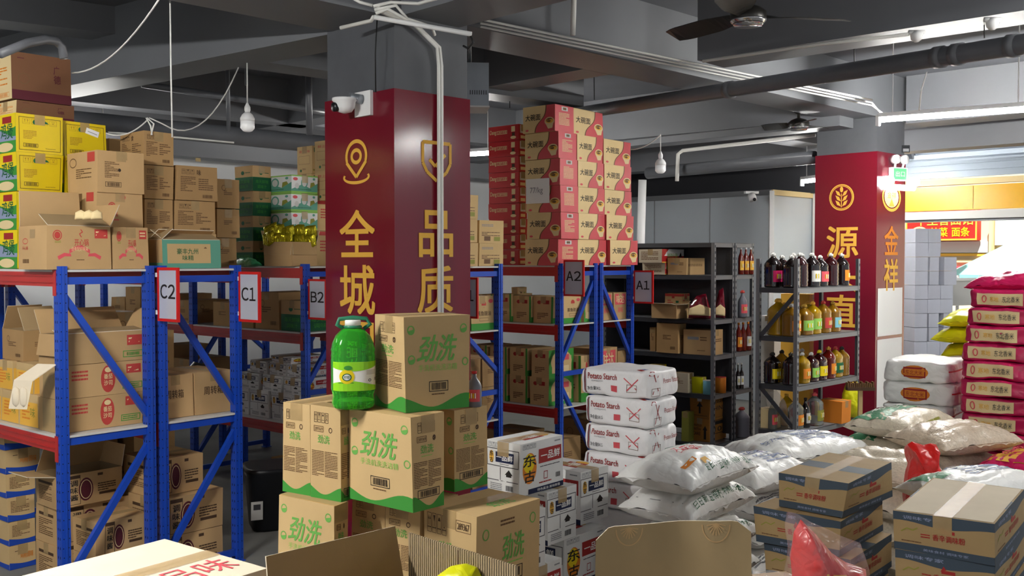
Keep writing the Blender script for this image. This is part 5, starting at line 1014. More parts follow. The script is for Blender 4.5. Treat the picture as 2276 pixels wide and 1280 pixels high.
# ---------------------------------------------------------------- detergent cartons and jug
gJ = 'green print detergent cartons'
def stand(px, z, h, xl, xr, d, a, st, label, **k): return C(st, label, px, 0, 0, xl, xr, d, z, h=h, a=a, group=k.pop('group', gJ), **k)
stand(901, 1.384, .322, 833, 1043, 3.3, 56, 'jinxi', 'detergent carton with green wave, topmost of the stack, standing alone')
stand(917, 1.066, .316, 778, 990, 3.22, 41, 'jinxi', 'detergent carton facing left with big green characters, under the topmost one', jit=.006)
stand(756, 1.058, .325, 690, 779, 3.4, 34, 'jside', 'narrow end of a detergent carton under the green jug', jit=.005)
N_ = P(756, 900, 3.4); R34, L34 = dirs(34); t34 = reach(N_, L34, 690); N2_ = N_ + L34 * (t34 + .006)
stand(689, 1.058, .325, 629, .32, N2_.y, 34, 'jside', 'leftmost detergent carton of the second row, brown tape along it', jit=.005)
stand(1009, 1.066, .29, .24, 1082, 3.52, 41, 'jinxi', 'detergent carton at the right of the second row with a dark bottle on it')
stand(744, .742, .316, 622, 775, 3.36, 36, 'jinxi', 'detergent carton at the left of the lowest visible row', jit=.006)
stand(855, .742, .316, 782, .3, 3.47, 38, 'jside', 'detergent carton end in shade under the large one, left of two', jit=.005)
stand(934, .742, .312, 858, .2, 3.36, 38, 'jside', 'dented detergent carton end under the large one, right of two', jit=.01)
stand(1057, .742, .318, 942, 1198, 3.2, 42, 'jlying', 'detergent carton marked 289367 lying flat at the right of the lowest visible row', jit=.004)
for i, (px, xl, xr, d, a) in enumerate([(744, 622, .32, 3.36, 36), (1057, 900, 1190, 3.2, 42)]):
    for j in range(2): stand(px, .1 + j * .32, .318, xl, xr, d + .02, a, 'bare', f'detergent carton low in the stack, {["left", "right"][i]} side, {["bottom", "upper"][j]}')
m = MB(); o_ = P(910, 900, 3.62)
for i in range(5): m.box(-.6, -.35 + i * .16, .085, .42, -.24 + i * .16, .1, 'wood')
for i in (-.55, -.1, .3): m.box(i, -.35, 0, i + .1, .4, .085, 'wood')
o = m.build('pallet', None, (o_.x, o_.y, 0), math.radians(48)); tag(o, 'wooden pallet under the detergent cartons', 'pallet')
# green jug
jp = P(785, 900, 3.42); H_ = .31; r = .075
root = empty('detergent_jug', (jp.x, jp.y, 1.385), .25); tag(root, 'translucent green detergent jug with lemon label and handle', 'bottle')
m = MB(); pr = [(r * .8, 0), (r * .93, .006), (r * .97, .02), (r * .93, .045), (r * .97, .058), (r * .99, .062)] + [(r, .066), (r, .165), (r * .985, .17), (r * 1.0, .18), (r * .97, .192), (r * 1.0, .2), (r * .97, .212), (r * .93, .225), (r * .78, .25), (r * .55, .268), (r * .36, .276), (r * .34, .285)]
m.lathe(pr, 'jgl', 40, sq=2.8); m.build('body', root)
m = MB(); m.lathe([(r * .36, .283), (r * .37, .302), (r * .34, .304)], 'white', 24); jc = m.build('cap', root)
m = MB(); m.tube([(-r * .45, 0, .276), (-r * .72, 0, .288), (-r * .62, 0, .307), (0, 0, .312), (r * .62, 0, .307), (r * .8, 0, .288), (r * .5, 0, .272)], .0075, 'capg', 10); m.lathe([(r * .42, .276), (r * .42, .283), (r * .4, .284)], 'capg', 20); m.build('handle', jc)
def cyl(s, t, e):
    a = -2.62 + 2.5 * s; ca, sa = math.cos(a), math.sin(a); k = (abs(ca) ** 2.8 + abs(sa) ** 2.8) ** (-1 / 2.8) * (r * 1.008 + e); return Vector((k * ca, k * sa, .066 + .099 * t))
m = MB(); f = Face(m, cyl, .19, .099, .006); f.rect(0, 0, 1, 1, 'white', 0)
f.strip(wavepts(lambda x: 1), wavepts(lambda x: .8 - .12 * math.sin(x * 4)), 'jlabel', .0006); f.strip(wavepts(lambda x: .25 + .1 * math.sin(x * 5)), wavepts(lambda x: 0), 'jlabel', .0006)
f.ell(.28, .5, .13, .25, 'yel', .001); f.ell(.28, .48, .08, .13, 'dgreen', .0014); f.ell(.28, .48, .06, .1, 'white', .0018); f.ell(.3, .8, .07, .08, 'green', .0016); f.text('柠檬', .23, .42, .33, .54, 'dgreen', .0, e=.0022)
f.ring(.68, .36, .03, .05, .002, 'blk', 12); f.barcode(.78, .3, .92, .46, 'blk', False); f.rect(.62, .55, .95, .72, 'ltgrey', .001); f.para(.13, .26, .42, .3, 1, 'dgreen')
m.build('label', root)
bp = P(1054, 880, 3.62); b_ = bottle('dark purple squeeze bottle with red cap on a detergent carton', (bp.x, bp.y, 1.358), .028, .13, 'plasgrey', lab='pinkred', cap='red_c', kind='round', handle=False, name='squeeze_bottle')
# ---------------------------------------------------------------- white soy sauce cartons in front
gS2 = 'white soy sauce cartons in front'
k = dict(group=gS2, a=40)
stand(1154, .93, .215, 1082, 1251, 4.0, 40, 'donggu', 'white soy sauce carton with red banner, topmost of the front pile', group=gS2)
stand(1217, .7, .228, .2, 1281, 4.08, 38, 'dongguR', 'white soy sauce carton end, second row, left', group=gS2) if 'dongguR' in STY else None
def s_dR(L, R, T, r, wr, wl, H): s_donggu(R, L, T, r, .9, .2, H)
STY['dongguR'] = (s_dR, 'white_p')
stand(1217, .7, .226, .25, 1281, 4.1, 40, 'dongguR', 'white soy sauce carton end, second row, middle', group=gS2)
stand(1152, .7, .226, .25, 1213, 3.72, 40, 'dongguR', 'white soy sauce carton end, second row, behind the lying carton', group=gS2)
stand(1290, .7, .24, .3, 1352, 4.42, 40, 'dongguR', 'white soy sauce carton end, second row, right and set back', group=gS2)
for i, (px, xr, d) in enumerate([(1180, 1252, 3.85), (1256, 1330, 4.15)]): stand(px, .47, .227, .25, xr, d, 40, 'dongguF', f'white soy sauce carton with red banner, third row, {["left", "right"][i]}', group=gS2) if 0 else None
def s_dF(L, R, T, r, wr, wl, H): s_donggu(L, R, T, r, .9, .2, H)
STY['dongguF'] = (s_dF, 'white_p')
for i, (px, xr, d) in enumerate([(1160, 1250, 3.76), (1253, 1345, 4.2)]):
    for j in range(3): stand(px, .47 - j * .229 if j < 2 else .012, .227, .26, xr, d, 40, 'dongguF', f'white soy sauce carton with red banner, {["third row", "fourth row", "floor row"][j]}, {["left", "right"][i]}', group=gS2)
# ---------------------------------------------------------------- potato starch sacks
def d_potato(L, R, T):
    L.text('Potato Starch', .15, .6, .56, .8, 'mred', .02, shear=.02); L.text('GUMEIJIANG', .2, .5, .36, .56, 'grey', 0); L.text('净含量5KG', .13, .2, .32, .34, 'dgrey', 0)
    L.line([(.66, .7), (.84, .35)], .005, 'pinkred'); L.line([(.7, .3), (.86, .7)], .005, 'pinkred'); L.frame(.7, .25, .84, .5, .002, 'brown'); L.rect(.48, .22, .57, .42, 'pinkred')
    for k_, c_ in ((.06, 'navy'), (.075, 'mred'), (.09, 'grey')): L.line([(k_ + .06 * (t / 8) ** 2 * 0 + .02 * math.sin(t / 8 * 3), .05 + .9 * t / 8) for t in range(9)], .004, c_)
    R.text('Potato Starch', .45, .5, .98, .66, 'mred', .0); R.line([(.15, .2), (.3, .8)], .005, 'mred'); R.line([(.3, .3), (.18, .85)], .005, 'mred'); R.frame(.12, .12, .35, .4, .002, 'brown')
    for k_, c_ in ((.0, 'mred'), (.12, 'blue')): T.line([(.05 + k_ + .03 * i, .08 + .1 * math.sin(i * .7)) for i in range(3)], .02, c_)
    R.strip([(.1, .98), (.2, .95)], [(.05, .85), (.2, .8)], 'mred'); 
gP = 'potato starch sacks in the tall white stack'
for i in range(10):
    ob_ = sackpx('brick', f'white potato starch sack, {nth(i, 10)} of the tall stack', 1440 + [0, 3, -2, 4, 0, -3, 2, 3, 6, 0][i], .01 + i * .136, 1288 + [0, 0, 5, 0, 0, 2, 5, 8, 6, 0][i], 1512, 4.6 + .02 * (i % 2), .137, 38, 'sackp', deco=d_potato if i > 4 else None, seed=i + 1, group=gP)
# ---------------------------------------------------------------- white flour sacks
def d_flour(L, R, T):
    T.text('石磨面', .28, .42, .62, .58, 'pinkred', 0); T.rect(.12, .2, .3, .27, 'orange'); T.rect(.34, .12, .42, .2, 'gold'); T.poly([(.55, .75), (.95, .7), (.96, .93), (.5, .95)], 'teal') if 0 else T.rect(.5, .76, .92, .93, 'teal')
    T.text('日日新 五得利 特精小麦粉', .3, .03, .95, .1, 'dgreen', 0)
def d_flour2(L, R, T): T.text('日日新 五得利 特精小麦粉', .12, .03, .9, .1, 'dgreen', 0); T.line([(.08, .2), (.05, .8)], .004, 'grey')
gF = 'white flour sacks in the front pile'
for i in range(7):
    w_ = [.62, .6, .62, .6, .62, .6, .62][i]
    sackpx('pillow', f'white flour sack, {nth(i, 7)} of the front pile', [1540, 1540, 1535, 1550, 1545, 1540, 1538][i], .0 + i * .148, .38, w_, 4.02 + [.0, .05, 0, .04, 0, .06, 0][i], .175, 40, 'sackw', deco=d_flour if i == 6 else (d_flour2 if i > 3 else None), seed=20 + i, group=gF, droop=.12, name='flour_sack', under=.148 if i else None)
def d_big(L, R, T):
    T.para(.4, .2, .92, .8, 11, 'lblue', 5, .9, cols=1); T.text('专用粉', .08, .3, .3, .42, 'lblue', 0)
def d_side(L, R, T): T.para(.1, .04, .7, .14, 3, 'grey', 4, .9); T.text('五得利', .2, .3, .5, .5, 'ltgrey', 0)
gW = 'large white woven sacks in the middle'
def pile(cx, d, z0, n, wx, wy, h, a, mt, label, group, deco=None, seed=1, kind='pillow', droop=.12, decoall=None, jitter=.03, **kk):
    for i in range(n):
        r_ = random.Random(seed * 31 + i); p = P(cx, 900, d); o = Vector((p.x + r_.uniform(-jitter, jitter), p.y + r_.uniform(-jitter, jitter), z0 + i * h * .86))
        q_ = 1 if i >= n - 2 else .84
        ob = sack(kind, f'{label}, {nth(i, n)} of {n}' if n > 1 else label, o, wx * q_, wy * q_, h, math.pi / 2 - math.radians(a + r_.uniform(-3, 3)), mt, deco=deco if i == n - 1 else decoall, seed=seed + i, group=group, droop=droop, under=h * .86 if i else None, n=40 if i >= n - 2 else 16, **kk)
    return ob
pile(1770, 5.7, 0, 6, .82, .46, .17, 62, 'sackw', 'large white sack behind the front flour pile', gW, deco=d_big, seed=40, decoall=d_side)
pile(1680, 5.08, 0, 6, .56, .44, .17, 50, 'sackw', 'white sack between the flour pile and the dark banded cartons', gW, deco=d_big, seed=50, decoall=d_side)
pile(1950, 5.1, 0, 6, .4, .52, .175, 38, 'sackcream', 'cream rice sack with shiny weave behind the banded carton', 'cream rice sacks', seed=60, droop=.35)
# ---------------------------------------------------------------- white sacks with orange tablet label
def d_tab(L, R, T): L.ell(.48, .5, .2, .3, 'orange'); L.rect(.32, .28, .64, .72, 'mred', .002); L.rect(.34, .36, .62, .64, 'orange', .004); L.text('东北大米', .36, .4, .6, .6, 'mred', 0, e=.006); T.line([(.1, .1), (.2, .9)], .01, 'mred'); R.rect(.0, .55, 1, .62, 'pinkred')
gT = 'white rice sacks with orange tablet label'
for i in range(9): sackpx('brick', f'white rice sack with orange label, {nth(i, 9)} of its stack', 2112 + (i % 2) * 8, .0 + i * .139, 1958 + (i % 3) * 3, 2168, 6.1, .142, 38, 'sackw', deco=d_tab if i > 4 else None, seed=70 + i, group=gT, wr=1.4)
def d_grn(L, R, T): T.rect(.06, .45, .94, .93, 'sackgrn', .001); T.text('东北长粒香米', .2, .6, .8, .78, 'white', 0, e=.004); T.para(.08, .02, .7, .07, 1, 'olive', 4)
pile(2005, 5.82, 0, 7, .66, .42, .165, 48, 'sackcream', 'silver rice sack with green panel in front of the labelled stack', 'green panel rice sacks', deco=d_grn, decoall=d_grn, seed=80, jitter=.04)
pile(2130, 5.3, 0, 7, .62, .42, .165, 64, 'sackclear', 'see-through sack of brown grain', 'brown grain sacks', seed=90)
def d_ylw(L, R, T): T.rect(.1, .1, .9, .9, 'gold', .001); T.rect(.1, .1, .6, .5, 'magenta', .003); T.text('金龙', .2, .6, .7, .8, 'pinkred', 0, e=.006)
pile(2290, 5.1, 0, 6, .5, .4, .17, 50, 'sackpink', 'pink and yellow rice sack at the right edge', 'pink rice sacks', deco=d_ylw, seed=95)
# ---------------------------------------------------------------- pink rice sacks, tall stack
def d_pink(L, R, T):
    L.rect(.09, .18, .64, .8, 'cream', .002); L.ring(.18, .5, .03, .2, .006, 'pinkred', 14, e=.004); L.text('东北香米', .4, .34, .6, .64, 'dgrey', 0, e=.004); L.text('寒地', .25, .36, .36, .62, 'gold', 0, e=.004); T.rect(.1, .1, .5, .5, 'pink', .001)
gK = 'bright pink rice sacks in the tall stack'
for i in range(16):
    px_ = [2330, 2325, 2335, 2320, 2330, 2325, 2330, 2322, 2330, 2326, 2318, 2322, 2328, 2330, 2335, 2340][i]
    sackpx('brick', f'bright pink rice sack, {"topmost" if i == 15 else "layer " + ["one", "two", "three", "four", "five", "six", "seven", "eight", "nine", "ten", "eleven", "twelve", "thirteen", "fourteen", "fifteen"][i] + " up"}, of the tall right stack' if i < 15 else 'bright pink rice sack topmost but one of the tall right stack', px_, .0 + i * .107, [2150, 2150, 2152, 2150, 2148, 2150, 2146, 2140, 2140, 2135, 2133, 2135, 2138, 2142, 2146, 2156][i], .4, 5.7, .112, 38, 'sackpink', deco=d_pink if i > 5 else None, seed=100 + i, group=gK, wr=1.6, n=18)
q_ = P(2240, 640, 6.0); sack('pillow', 'crumpled bright pink sack lying on top of the tall right stack', Vector((q_.x + .1, q_.y + .05, 1.70)), .42, .55, .13, math.pi / 2 - math.radians(38), 'sackpink', seed=130, group=gK, droop=.3)
for i in range(14): 
    p = P(2155, 700, 6.75); sack('pillow', f'yellow topped sack poking out behind the pink stack, {nth(i, 14)}', Vector((p.x + .06 + .03 * (i % 2), p.y + .1, .0 + i * .11)), .42, .42, .125, math.radians(50 + (i % 3) * 6), 'sackyel' if i > 7 else 'sackw', under=.11 if i else None, n=20, seed=140 + i, group='yellow sacks behind the pink stack', droop=.3)
# ---------------------------------------------------------------- white sacks with green patch, right foreground
def d_gp(L, R, T): T.rect(.05, .55, .25, .9, 'sackgrn', .001); T.para(.35, .4, .9, .85, 8, 'lblue', 4, .8)
gR = 'white sacks at the right foreground'
pile(2190, 4.3, 0, 7, .62, .42, .16, 66, 'sackw', 'white sack with green patch right of the red bag', gR, deco=d_gp, seed=150, decoall=None)
# ---------------------------------------------------------------- cartons with blue grey bands
gX = 'seasoning cartons with blue grey bands'
def s_xiangp(L, R, T, r, wr, wl, H): s_xiang(L, R, T, r, wr, wl, H); T.rect(.02, .02, .98, .98, 'cardpale', .0012)
STY['xiangp'] = (s_xiangp, 'cardx')
def xb(px, z, h, xl, xr, d, a, lab, j=.006): return C('xiangp' if 'pale lid' in lab else 'xiang', lab, px, 0, 0, xl, xr, d, z, h=h, a=a, group=gX, jit=j, tape='topmost' in lab)
xb(1880, .885, .142, 1730, 1985, 3.85, 42, 'banded seasoning carton with glossy taped lid, topmost of the left pile', .012)
xb(1862, .74, .14, 1678, 1962, 3.82, 40, 'banded seasoning carton directly under the taped one', .009)
xb(1892, .597, .14, 1700, 1982, 3.8, 40, 'banded seasoning carton, third from the top of the left pile')
for i in range(4): xb(1880, .03 + i * .141, .139, 1700, 1975, 3.82, 40, f'banded seasoning carton low in the left pile, {ORD[i]}')
xb(2206, .885, .137, 1985, 2274, 3.25, 36, 'banded seasoning carton with pale lid, topmost of the right pile', .01)
for i in range(6): xb(2214 - (i % 2) * 6, .04 + i * .141, .139, 1990, 2280, 3.25, 36, f'banded seasoning carton in the right pile, {ORD[i]}', .007)
# dark plastic bag between
puffy('dark grey glossy plastic sack between the two banded piles', 1990, 1060, 4.3, [(1945, 1110), (1955, 1065), (1985, 1040), (2030, 1030), (2045, 1045), (2030, 1090), (2040, 1150), (1990, 1165), (1950, 1160)], .2, 'plasblk', 'plastic_sack', 'bag', z0=.0)
# red bag standing at the grain sacks
puffy('red plastic bag with twisted neck standing by the grain sack', 2048, 1070, 4.6, [(2014, 1102), (2018, 1050), (2028, 1015), (2016, 986), (2026, 980), (2050, 988), (2068, 984), (2080, 987), (2078, 1010), (2088, 1050), (2096, 1110), (2094, 1200), (2018, 1200), (2014, 1120)], .2, 'sackred', 'red_bag', 'bag', seed=3, tex=lambda f: f.text('福', -8, -45, 14, -22, 'gold', .02))
# red bag in pale film, foreground
ol = [(1745, 1290), (1752, 1220), (1743, 1160), (1752, 1134), (1772, 1140), (1800, 1158), (1830, 1170), (1870, 1190), (1912, 1205), (1925, 1240), (1936, 1290), (1940, 1420), (1740, 1420)]
ol2 = [(1762, 1300), (1756, 1240), (1763, 1180), (1778, 1152), (1812, 1185), (1848, 1228), (1885, 1252), (1925, 1265), (1928, 1410), (1755, 1410)]
rb = empty('red_gift_bag', (P(1830, 1280, 2.75).x, 2.75, 0)); tag(rb, 'red bag with gold character inside a pale pink plastic film, foreground right', 'bag')
a_ = puffy('', 1830, 1280, 2.75, ol2, .16, 'sackred', 'red_bag_body', parent=rb, seed=5, tex=lambda f: f.text('福', -20, -22, 28, 26, 'gold', .02)); b_ = puffy('', 1830, 1270, 2.75, ol, .22, 'bagfilm', 'film_wrap', parent=rb, seed=6)
for o in (a_, b_): o.location = o.location - rb.location
sup = P(1830, 1400, 2.78); carton_at('bare', 'plain carton under the red bag, foreground right', Vector((sup.x, sup.y, 0)), .3, .3, P(1830, 1419, 2.75).z, .6)
p = P(1700, 1290, 2.9); puffy('magenta and clear packets at the bottom edge', 1720, 1300, 2.9, [(1668, 1340), (1672, 1268), (1700, 1272), (1725, 1268), (1760, 1275), (1790, 1290), (1780, 1340)], .12, 'film', 'clear_packets', 'packet', z0=P(1700, 1340, 2.9).z); carton_at('bare', 'plain carton under the clear packets at the bottom edge', Vector((p.x + .03, p.y, 0)), .2, .2, P(1700, 1342, 2.9).z, .3)
# ---------------------------------------------------------------- foreground cartons
fc = P(362, 1200, 2.6); fc.z = 0
R36, L36 = dirs(36); N36 = fc - R36 * .45 - L36 * .42
for i in range(3):
    o = carton_at('pinkprint' if i == 2 else 'bare', ['pale carton at the bottom left, lowest', 'pale carton at the bottom left, middle', 'pale carton lid with pink print and brown tape, bottom left foreground'][i], Vector((N36.x, N36.y, 0)) + R36 * .225 + L36 * .21 + Vector((0, 0, i * .387)), .45, .42, .386, math.pi / 2 - math.radians(36), body='cardpale', group='pale foreground cartons')
B45 = Vector((-.27, 2.5, 0)); R45_, L45_ = dirs(45); c45 = B45 - R45_ * .2 - L45_ * .2
zf = 1.07
carton_at('bare', 'closed brown carton under the open foreground carton', Vector((c45.x, c45.y, 0)), .4, .4, .62, math.radians(45))
oc = carton_at('bare', 'open brown carton in the foreground, flaps up around a yellow packet', Vector((c45.x, c45.y, .622)), .4, .4, zf - .622, math.radians(45), body='cardfront', flaps=[('Y', 12, .15), ('L', 150, .16), ('R', 150, .15)])
m = MB(); m.box(.2, -.195, zf - .622, .205, .19, zf - .622 + .135, 'corr'); m.box(.199, .0, zf - .622, .2, .003, zf - .622 + .13, 'dbrown'); fl = m.build('corrugated_flap', oc); fl.rotation_euler = (0, 0, 0); fl.rotation_euler.z = math.radians(0)
ic_ = carton_at('bare', 'small plain carton inside the open foreground carton, under the yellow packet', Vector((c45.x + .0, c45.y, .65)), .3, .3, .38, math.radians(45), tape=False); REG.pop()
puffy('shiny yellow plastic packet inside the open foreground carton', 1020, 1300, 2.3, [(930, 1398), (935, 1330), (965, 1285), (1000, 1258), (1035, 1250), (1062, 1258), (1085, 1300), (1100, 1398)], .1, 'sackyel', 'yellow_packet', 'packet', z0=.64 if 0 else 1.032, rot=-.2)
# rounded cardboard flap
hp = P(1497, 1280, 2.4)
o = empty('display_box', (hp.x, hp.y, 0)); tag(o, 'brown cardboard display box with rounded corner flap, bottom middle foreground', 'box')
m = MB(); w_ = .19; zt_ = P(1497, 1158, 2.4).z; zb_ = zt_ - .3
def shp(s, t):
    x = -w_ + 2 * w_ * s; top = zt_ - .02 * (1 - s) - .028 * max(0, abs(s - .5) * 2 - .82) / .18; z = zb_ + (top - zb_) * t; y = .03 * math.sin(s * math.pi) + .004 * math.sin(s * 14) * t
    return Vector((x * (1 + .02 * (1 - t)), y, z))
f = Face(m, lambda s, t, e: shp(s, t) + Vector((0, -e, 0)), .38, .3, .02); f.rect(0, 0, 1, 1, 'lid', 0, seg=24); f.rect(0, 0, 1, 1, 'lid', -.005, seg=24)
n_ = 24
for i in range(n_): a, b = shp(i / n_, 1), shp((i + 1) / n_, 1); y_ = Vector((0, .005, 0)); m.face([a, b, b + y_, a + y_], 'cardpale')
for cx_ in (.22, .78):
    for k_ in range(9): an = math.pi * (k_ + .5) / 9; f.line([(cx_, .98), (cx_ + .06 * math.cos(an), .98 - .1 * math.sin(an))], .0025, 'card', .001)
    f.ring(cx_, .97, .09, .15, .003, 'card', 20, math.pi, 2 * math.pi)
m.build('rounded_flap', o); m = MB(); m.box(-.19, -.32, 0, .19, .005, zb_ + .02, 'cardin'); m.build('box_body', o)
# ---------------------------------------------------------------- pipes, conduits, cables, lamps, fans, cameras
def pipe(pts, r, mt, label, name='pipe', grp=None, n=10, cat='pipe', bands=None):
    m = MB(); m.tube(pts, r, mt, n)
    for b in bands or []:
        a, c = Vector(pts[b[0]]), Vector(pts[b[0] + 1]); q = a + (c - a) * b[1]; d = (c - a).normalized() * .03; m.tube([q - d, q + d], r * 1.15, mt, n)
    o = m.build(name); tag(o, label, cat, grp); return o
A = P(1340, 243, 9.2); B = P(2276, 98, 5.49); d = (B - A)
pipe([A - d * .12, A, B, B + d * .3], .058, 'pipe', 'thick grey drain pipe slung under the beams toward the upper right', n=16, bands=[(1, .42), (1, .87), (1, .9), (1, .985)])
for px, k in ((1898, .0), (2187, .0)):
    t = (px - 1400) / 876; 
A = P(170, 268, 8.1); B = P(727, 322, 9.05); d = B - A; pipe([A - d * .6, A, B, B + d * .4], .08, 'pipe', 'thick grey pipe behind the hanging bulb', n=16)
A = P(315, 187, 7.9); B = P(676, 242, 8.9); pipe([A, B, B + (B - A) * .15 + Vector((0, 0, -.0))], .028, 'pipe', 'thin grey pipe above the thick one on the left')
A = P(1440, 385, 12.0); B = P(1812, 350, 10.4); pipe([A, B, B + (B - A) * .0], .07, 'pipe', 'grey pipe above the cold store', n=14)
A = P(1505, 335, 11.5); B = P(1812, 300, 10.6); pipe([A + Vector((0, 0, -.35)), A + Vector((.01, 0, -.04)), A + Vector((.06, -.02, 0)), B], .022, 'conduit', 'pale thin pipe above the cold store')
pipe([P(1428, 400, 12.2), P(1424, 545, 12.2), P(1422, 640, 12.2)], .05, 'plasw', 'white vertical pipe at the cold store corner', n=12)
pipe([P(0, 120, 5.2), P(60, 96, 5.35), P(100, 88, 5.5), P(125, 92, 5.6), P(138, 105, 5.65), P(142, 130, 5.65)], .024, 'pipe', 'bent grey pipe above the liquor carton', n=12)
pipe([P(1278, 8, 6.4) + Vector((0, 0, .3)), P(1273, 78, 6.4)], .018, 'conduit', 'short grey drop rod right of the near pillar')
for i, (px, a, b, dd) in enumerate([(505, 150, 290, 8.2), (545, 145, 190, 8.0), (685, 190, 300, 8.4)]): pipe([P(px, a - 60, dd), P(px + 3, b, dd)], [.016, .012, .028][i], 'pipe', f'vertical grey drop pipe at the left, {["left", "middle", "right"][i]}', grp='grey drop pipes')
# conduits along the beam
gW_ = 'pale conduits along the ceiling beam'
off = [(-.0, 0), (.0, 9), (.0, 18)]
for i in range(3):
    dz = i * .035
    a = Pz(1068, 43 + i * 8, 3.29); b = Pz(1938, 222 + i * 6, 3.29); b.z = 3.29
    pts = [a, a + (b - a) * .5, b]
    if i: pts = pts[:-1] + [b, Pz(1955 + i * 6, 256, 3.2)]
    pipe(pts, .008, 'conduit', f'pale conduit running along the beam between the pillars, {["upper", "middle", "lower"][i]}', 'conduit', gW_, 6)
# bundle on the near pillar
pf = Rb * .29 + P1 - Lb * .035
def pp(z, dx=0, out=0): return Vector((pf.x + Rb.x * dx - Lb.x * out, pf.y + Rb.y * dx - Lb.y * out, z))
for i in range(2): pipe([pp(1.0, i * .022), pp(3.0, i * .022), pp(3.1, -.02 + i * .02, .01), pp(3.2, -.2 + i * .02, .02), P(850, 28 - i * 6, 5.25), P(840, 14, 5.2)], .010, 'conduit', f'pale conduit down the right face of the near pillar, {["left", "right"][i]}', 'conduit', 'pillar conduits', 8)
A = P(832, 38, 5.25); B = P(1048, 76, 5.2); pipe([A, B], .013, 'plasw', 'white tube lamp body angled across the near pillar top', 'tube_lamp', None, 8, 'lamp')
pipe([P(757, 62, 5.5), P(825, 46, 5.4), P(830, 38, 5.3)], .011, 'conduit', 'short pale conduit left of the near pillar top', 'conduit', None, 8)
for i, q in enumerate([[(770, -12, 5.2), (800, 5, 5.2), (828, 12, 5.2)], [(830, 14, 5.2), (870, 5, 5.2), (930, 8, 5.1), (985, -8, 5.0)], [(832, 22, 5.2), (880, 12, 5.2), (905, 42, 5.25), (960, 60, 5.35), (966, 78, 5.4)], [(835, 30, 5.2), (862, 20, 5.2), (890, 36, 5.2), (905, 45, 5.25)]]):
    pipe([P(*a) for a in q], .009, 'conduit', f'pale cable sleeve fanning out over the near pillar, {["first on the left", "second", "third", "fourth"][i]}', 'cable', 'cable sleeves over the near pillar', 6, 'cable')
pipe([P(838, 44, 5.45), P(834, 120, 5.45), P(835, 205, 5.5)], .004, 'cableb', 'black cable hanging to the camera on the near pillar', 'cable', None, 5, 'cable')
pipe([P(1046, 80, 5.2), P(1052, 95, 5.2), P(1040, 108, 5.22), P(1030, 102, 5.25)], .006, 'cableb', 'black cable loop at the right of the near pillar top', 'cable', None, 5, 'cable')
def sag(a, b, s, n=12): return [a + (b - a) * (i / n) - Vector((0, 0, s * 4 * (i / n) * (1 - i / n))) for i in range(n + 1)]
pipe(sag(P(160, 162, 5.8), P(360, -12, 4.6), .09), .0045, 'cablew', 'white cable sagging down from the upper left ceiling', 'cable', None, 5, 'cable')
pipe([P(378, -10, 5.3), P(380, 150, 5.3), P(383, 305, 5.3)], .0045, 'cablew', 'white cable hanging straight down on the left', 'cable', None, 5, 'cable')
pipe(sag(P(235, 296, 6.2), P(332, 262, 6.3), .05) + sag(P(345, 262, 6.3), P(530, 150, 6.8), .22)[1:], .0045, 'cablew', 'white cable looping from the pipe to the hanging bulb', 'cable', None, 5, 'cable')
pipe([P(325, 262, 6.2), P(335, 280, 6.2), P(338, 300, 6.2)], .005, 'cablew', 'white cable coil hanging on the grey pipe', 'cable', None, 5, 'cable'); pipe([P(327, 262, 6.2), P(342, 275, 6.2), P(336, 300, 6.2)], .005, 'cablew', 'second white cable strand hanging on the grey pipe', 'cable', None, 5, 'cable')
pipe([P(240, 294, 7.0), P(400, 306, 7.1), P(520, 317, 7.3)], .007, 'cablew', 'pale cable along the wall top behind the cartons', 'cable', None, 5, 'cable')
pipe(sag(P(1402, 332, 8.3), P(1468, 300, 8.0), .03), .006, 'cablew', 'white cable from the noodle cartons to the right bulb', 'cable', None, 5, 'cable')
for i, (px, d_) in enumerate([(1132, 8.6), (1320, 7.9), (1898, 6.8), (2187, 5.85)]): pipe([P(px, [130, 130, 70, 30][i], d_), P(px + 1, [240, 222, 140, 85][i], d_)], .004, 'cableb', f'thin hanger rod holding a pipe, {["left of the noodle cartons", "above the noodle cartons", "near the fan", "at the upper right"][i]}', 'hanger_rod', 'pipe hangers', 5, 'rod')
pipe([P(2060, 160, 7.5), P(2048, 200, 7.5), P(2043, 245, 7.6)], .006, 'cablew', 'white cable hanging above the bright tube lamp', 'cable', None, 5, 'cable')
pipe([P(1562, 136, 6.6), P(1820, 98, 6.1), P(2020, 76, 5.75)], .011, 'conduit', 'pale conduit on the beam under the fan', 'conduit', None, 6)
def bulb(px, py, d, label, ytop, s=1.0):
    p = P(px, py, d); o = empty('bulb_lamp', p); tag(o, label, 'lamp', 'hanging white bulbs'); k = s
    m = MB(); m.lathe([(.02 * k, -.068 * k), (.032 * k, -.062 * k), (.046 * k, -.045 * k), (.046 * k, -.0 * k)], 'bulbw', 20); m.build('globe', o)
    m = MB(); m.lathe([(.047 * k, 0), (.047 * k, .022 * k), (.035 * k, .045 * k), (.018 * k, .06 * k)], 'plasw', 20); m.build('housing', o)
    m = MB(); m.lathe([(.016 * k, .06 * k), (.02 * k, .075 * k), (.02 * k, .095 * k), (.012 * k, .11 * k), (.006 * k, .125 * k)], 'plasw', 14); so = m.build('socket', o)
    m = MB(); zt_ = P(px, ytop, d).z - p.z; m.tube([(0, 0, .12 * k), (0, 0, zt_)], .004, 'cablew', 6); m.build('cord', so)
bulb(550, 270, 6.6, 'white bulb hanging on a cord left of the near pillar', 140, 1.0); bulb(1468, 368, 8.2, 'white bulb hanging on a cord right of the noodle cartons', 298, .95)
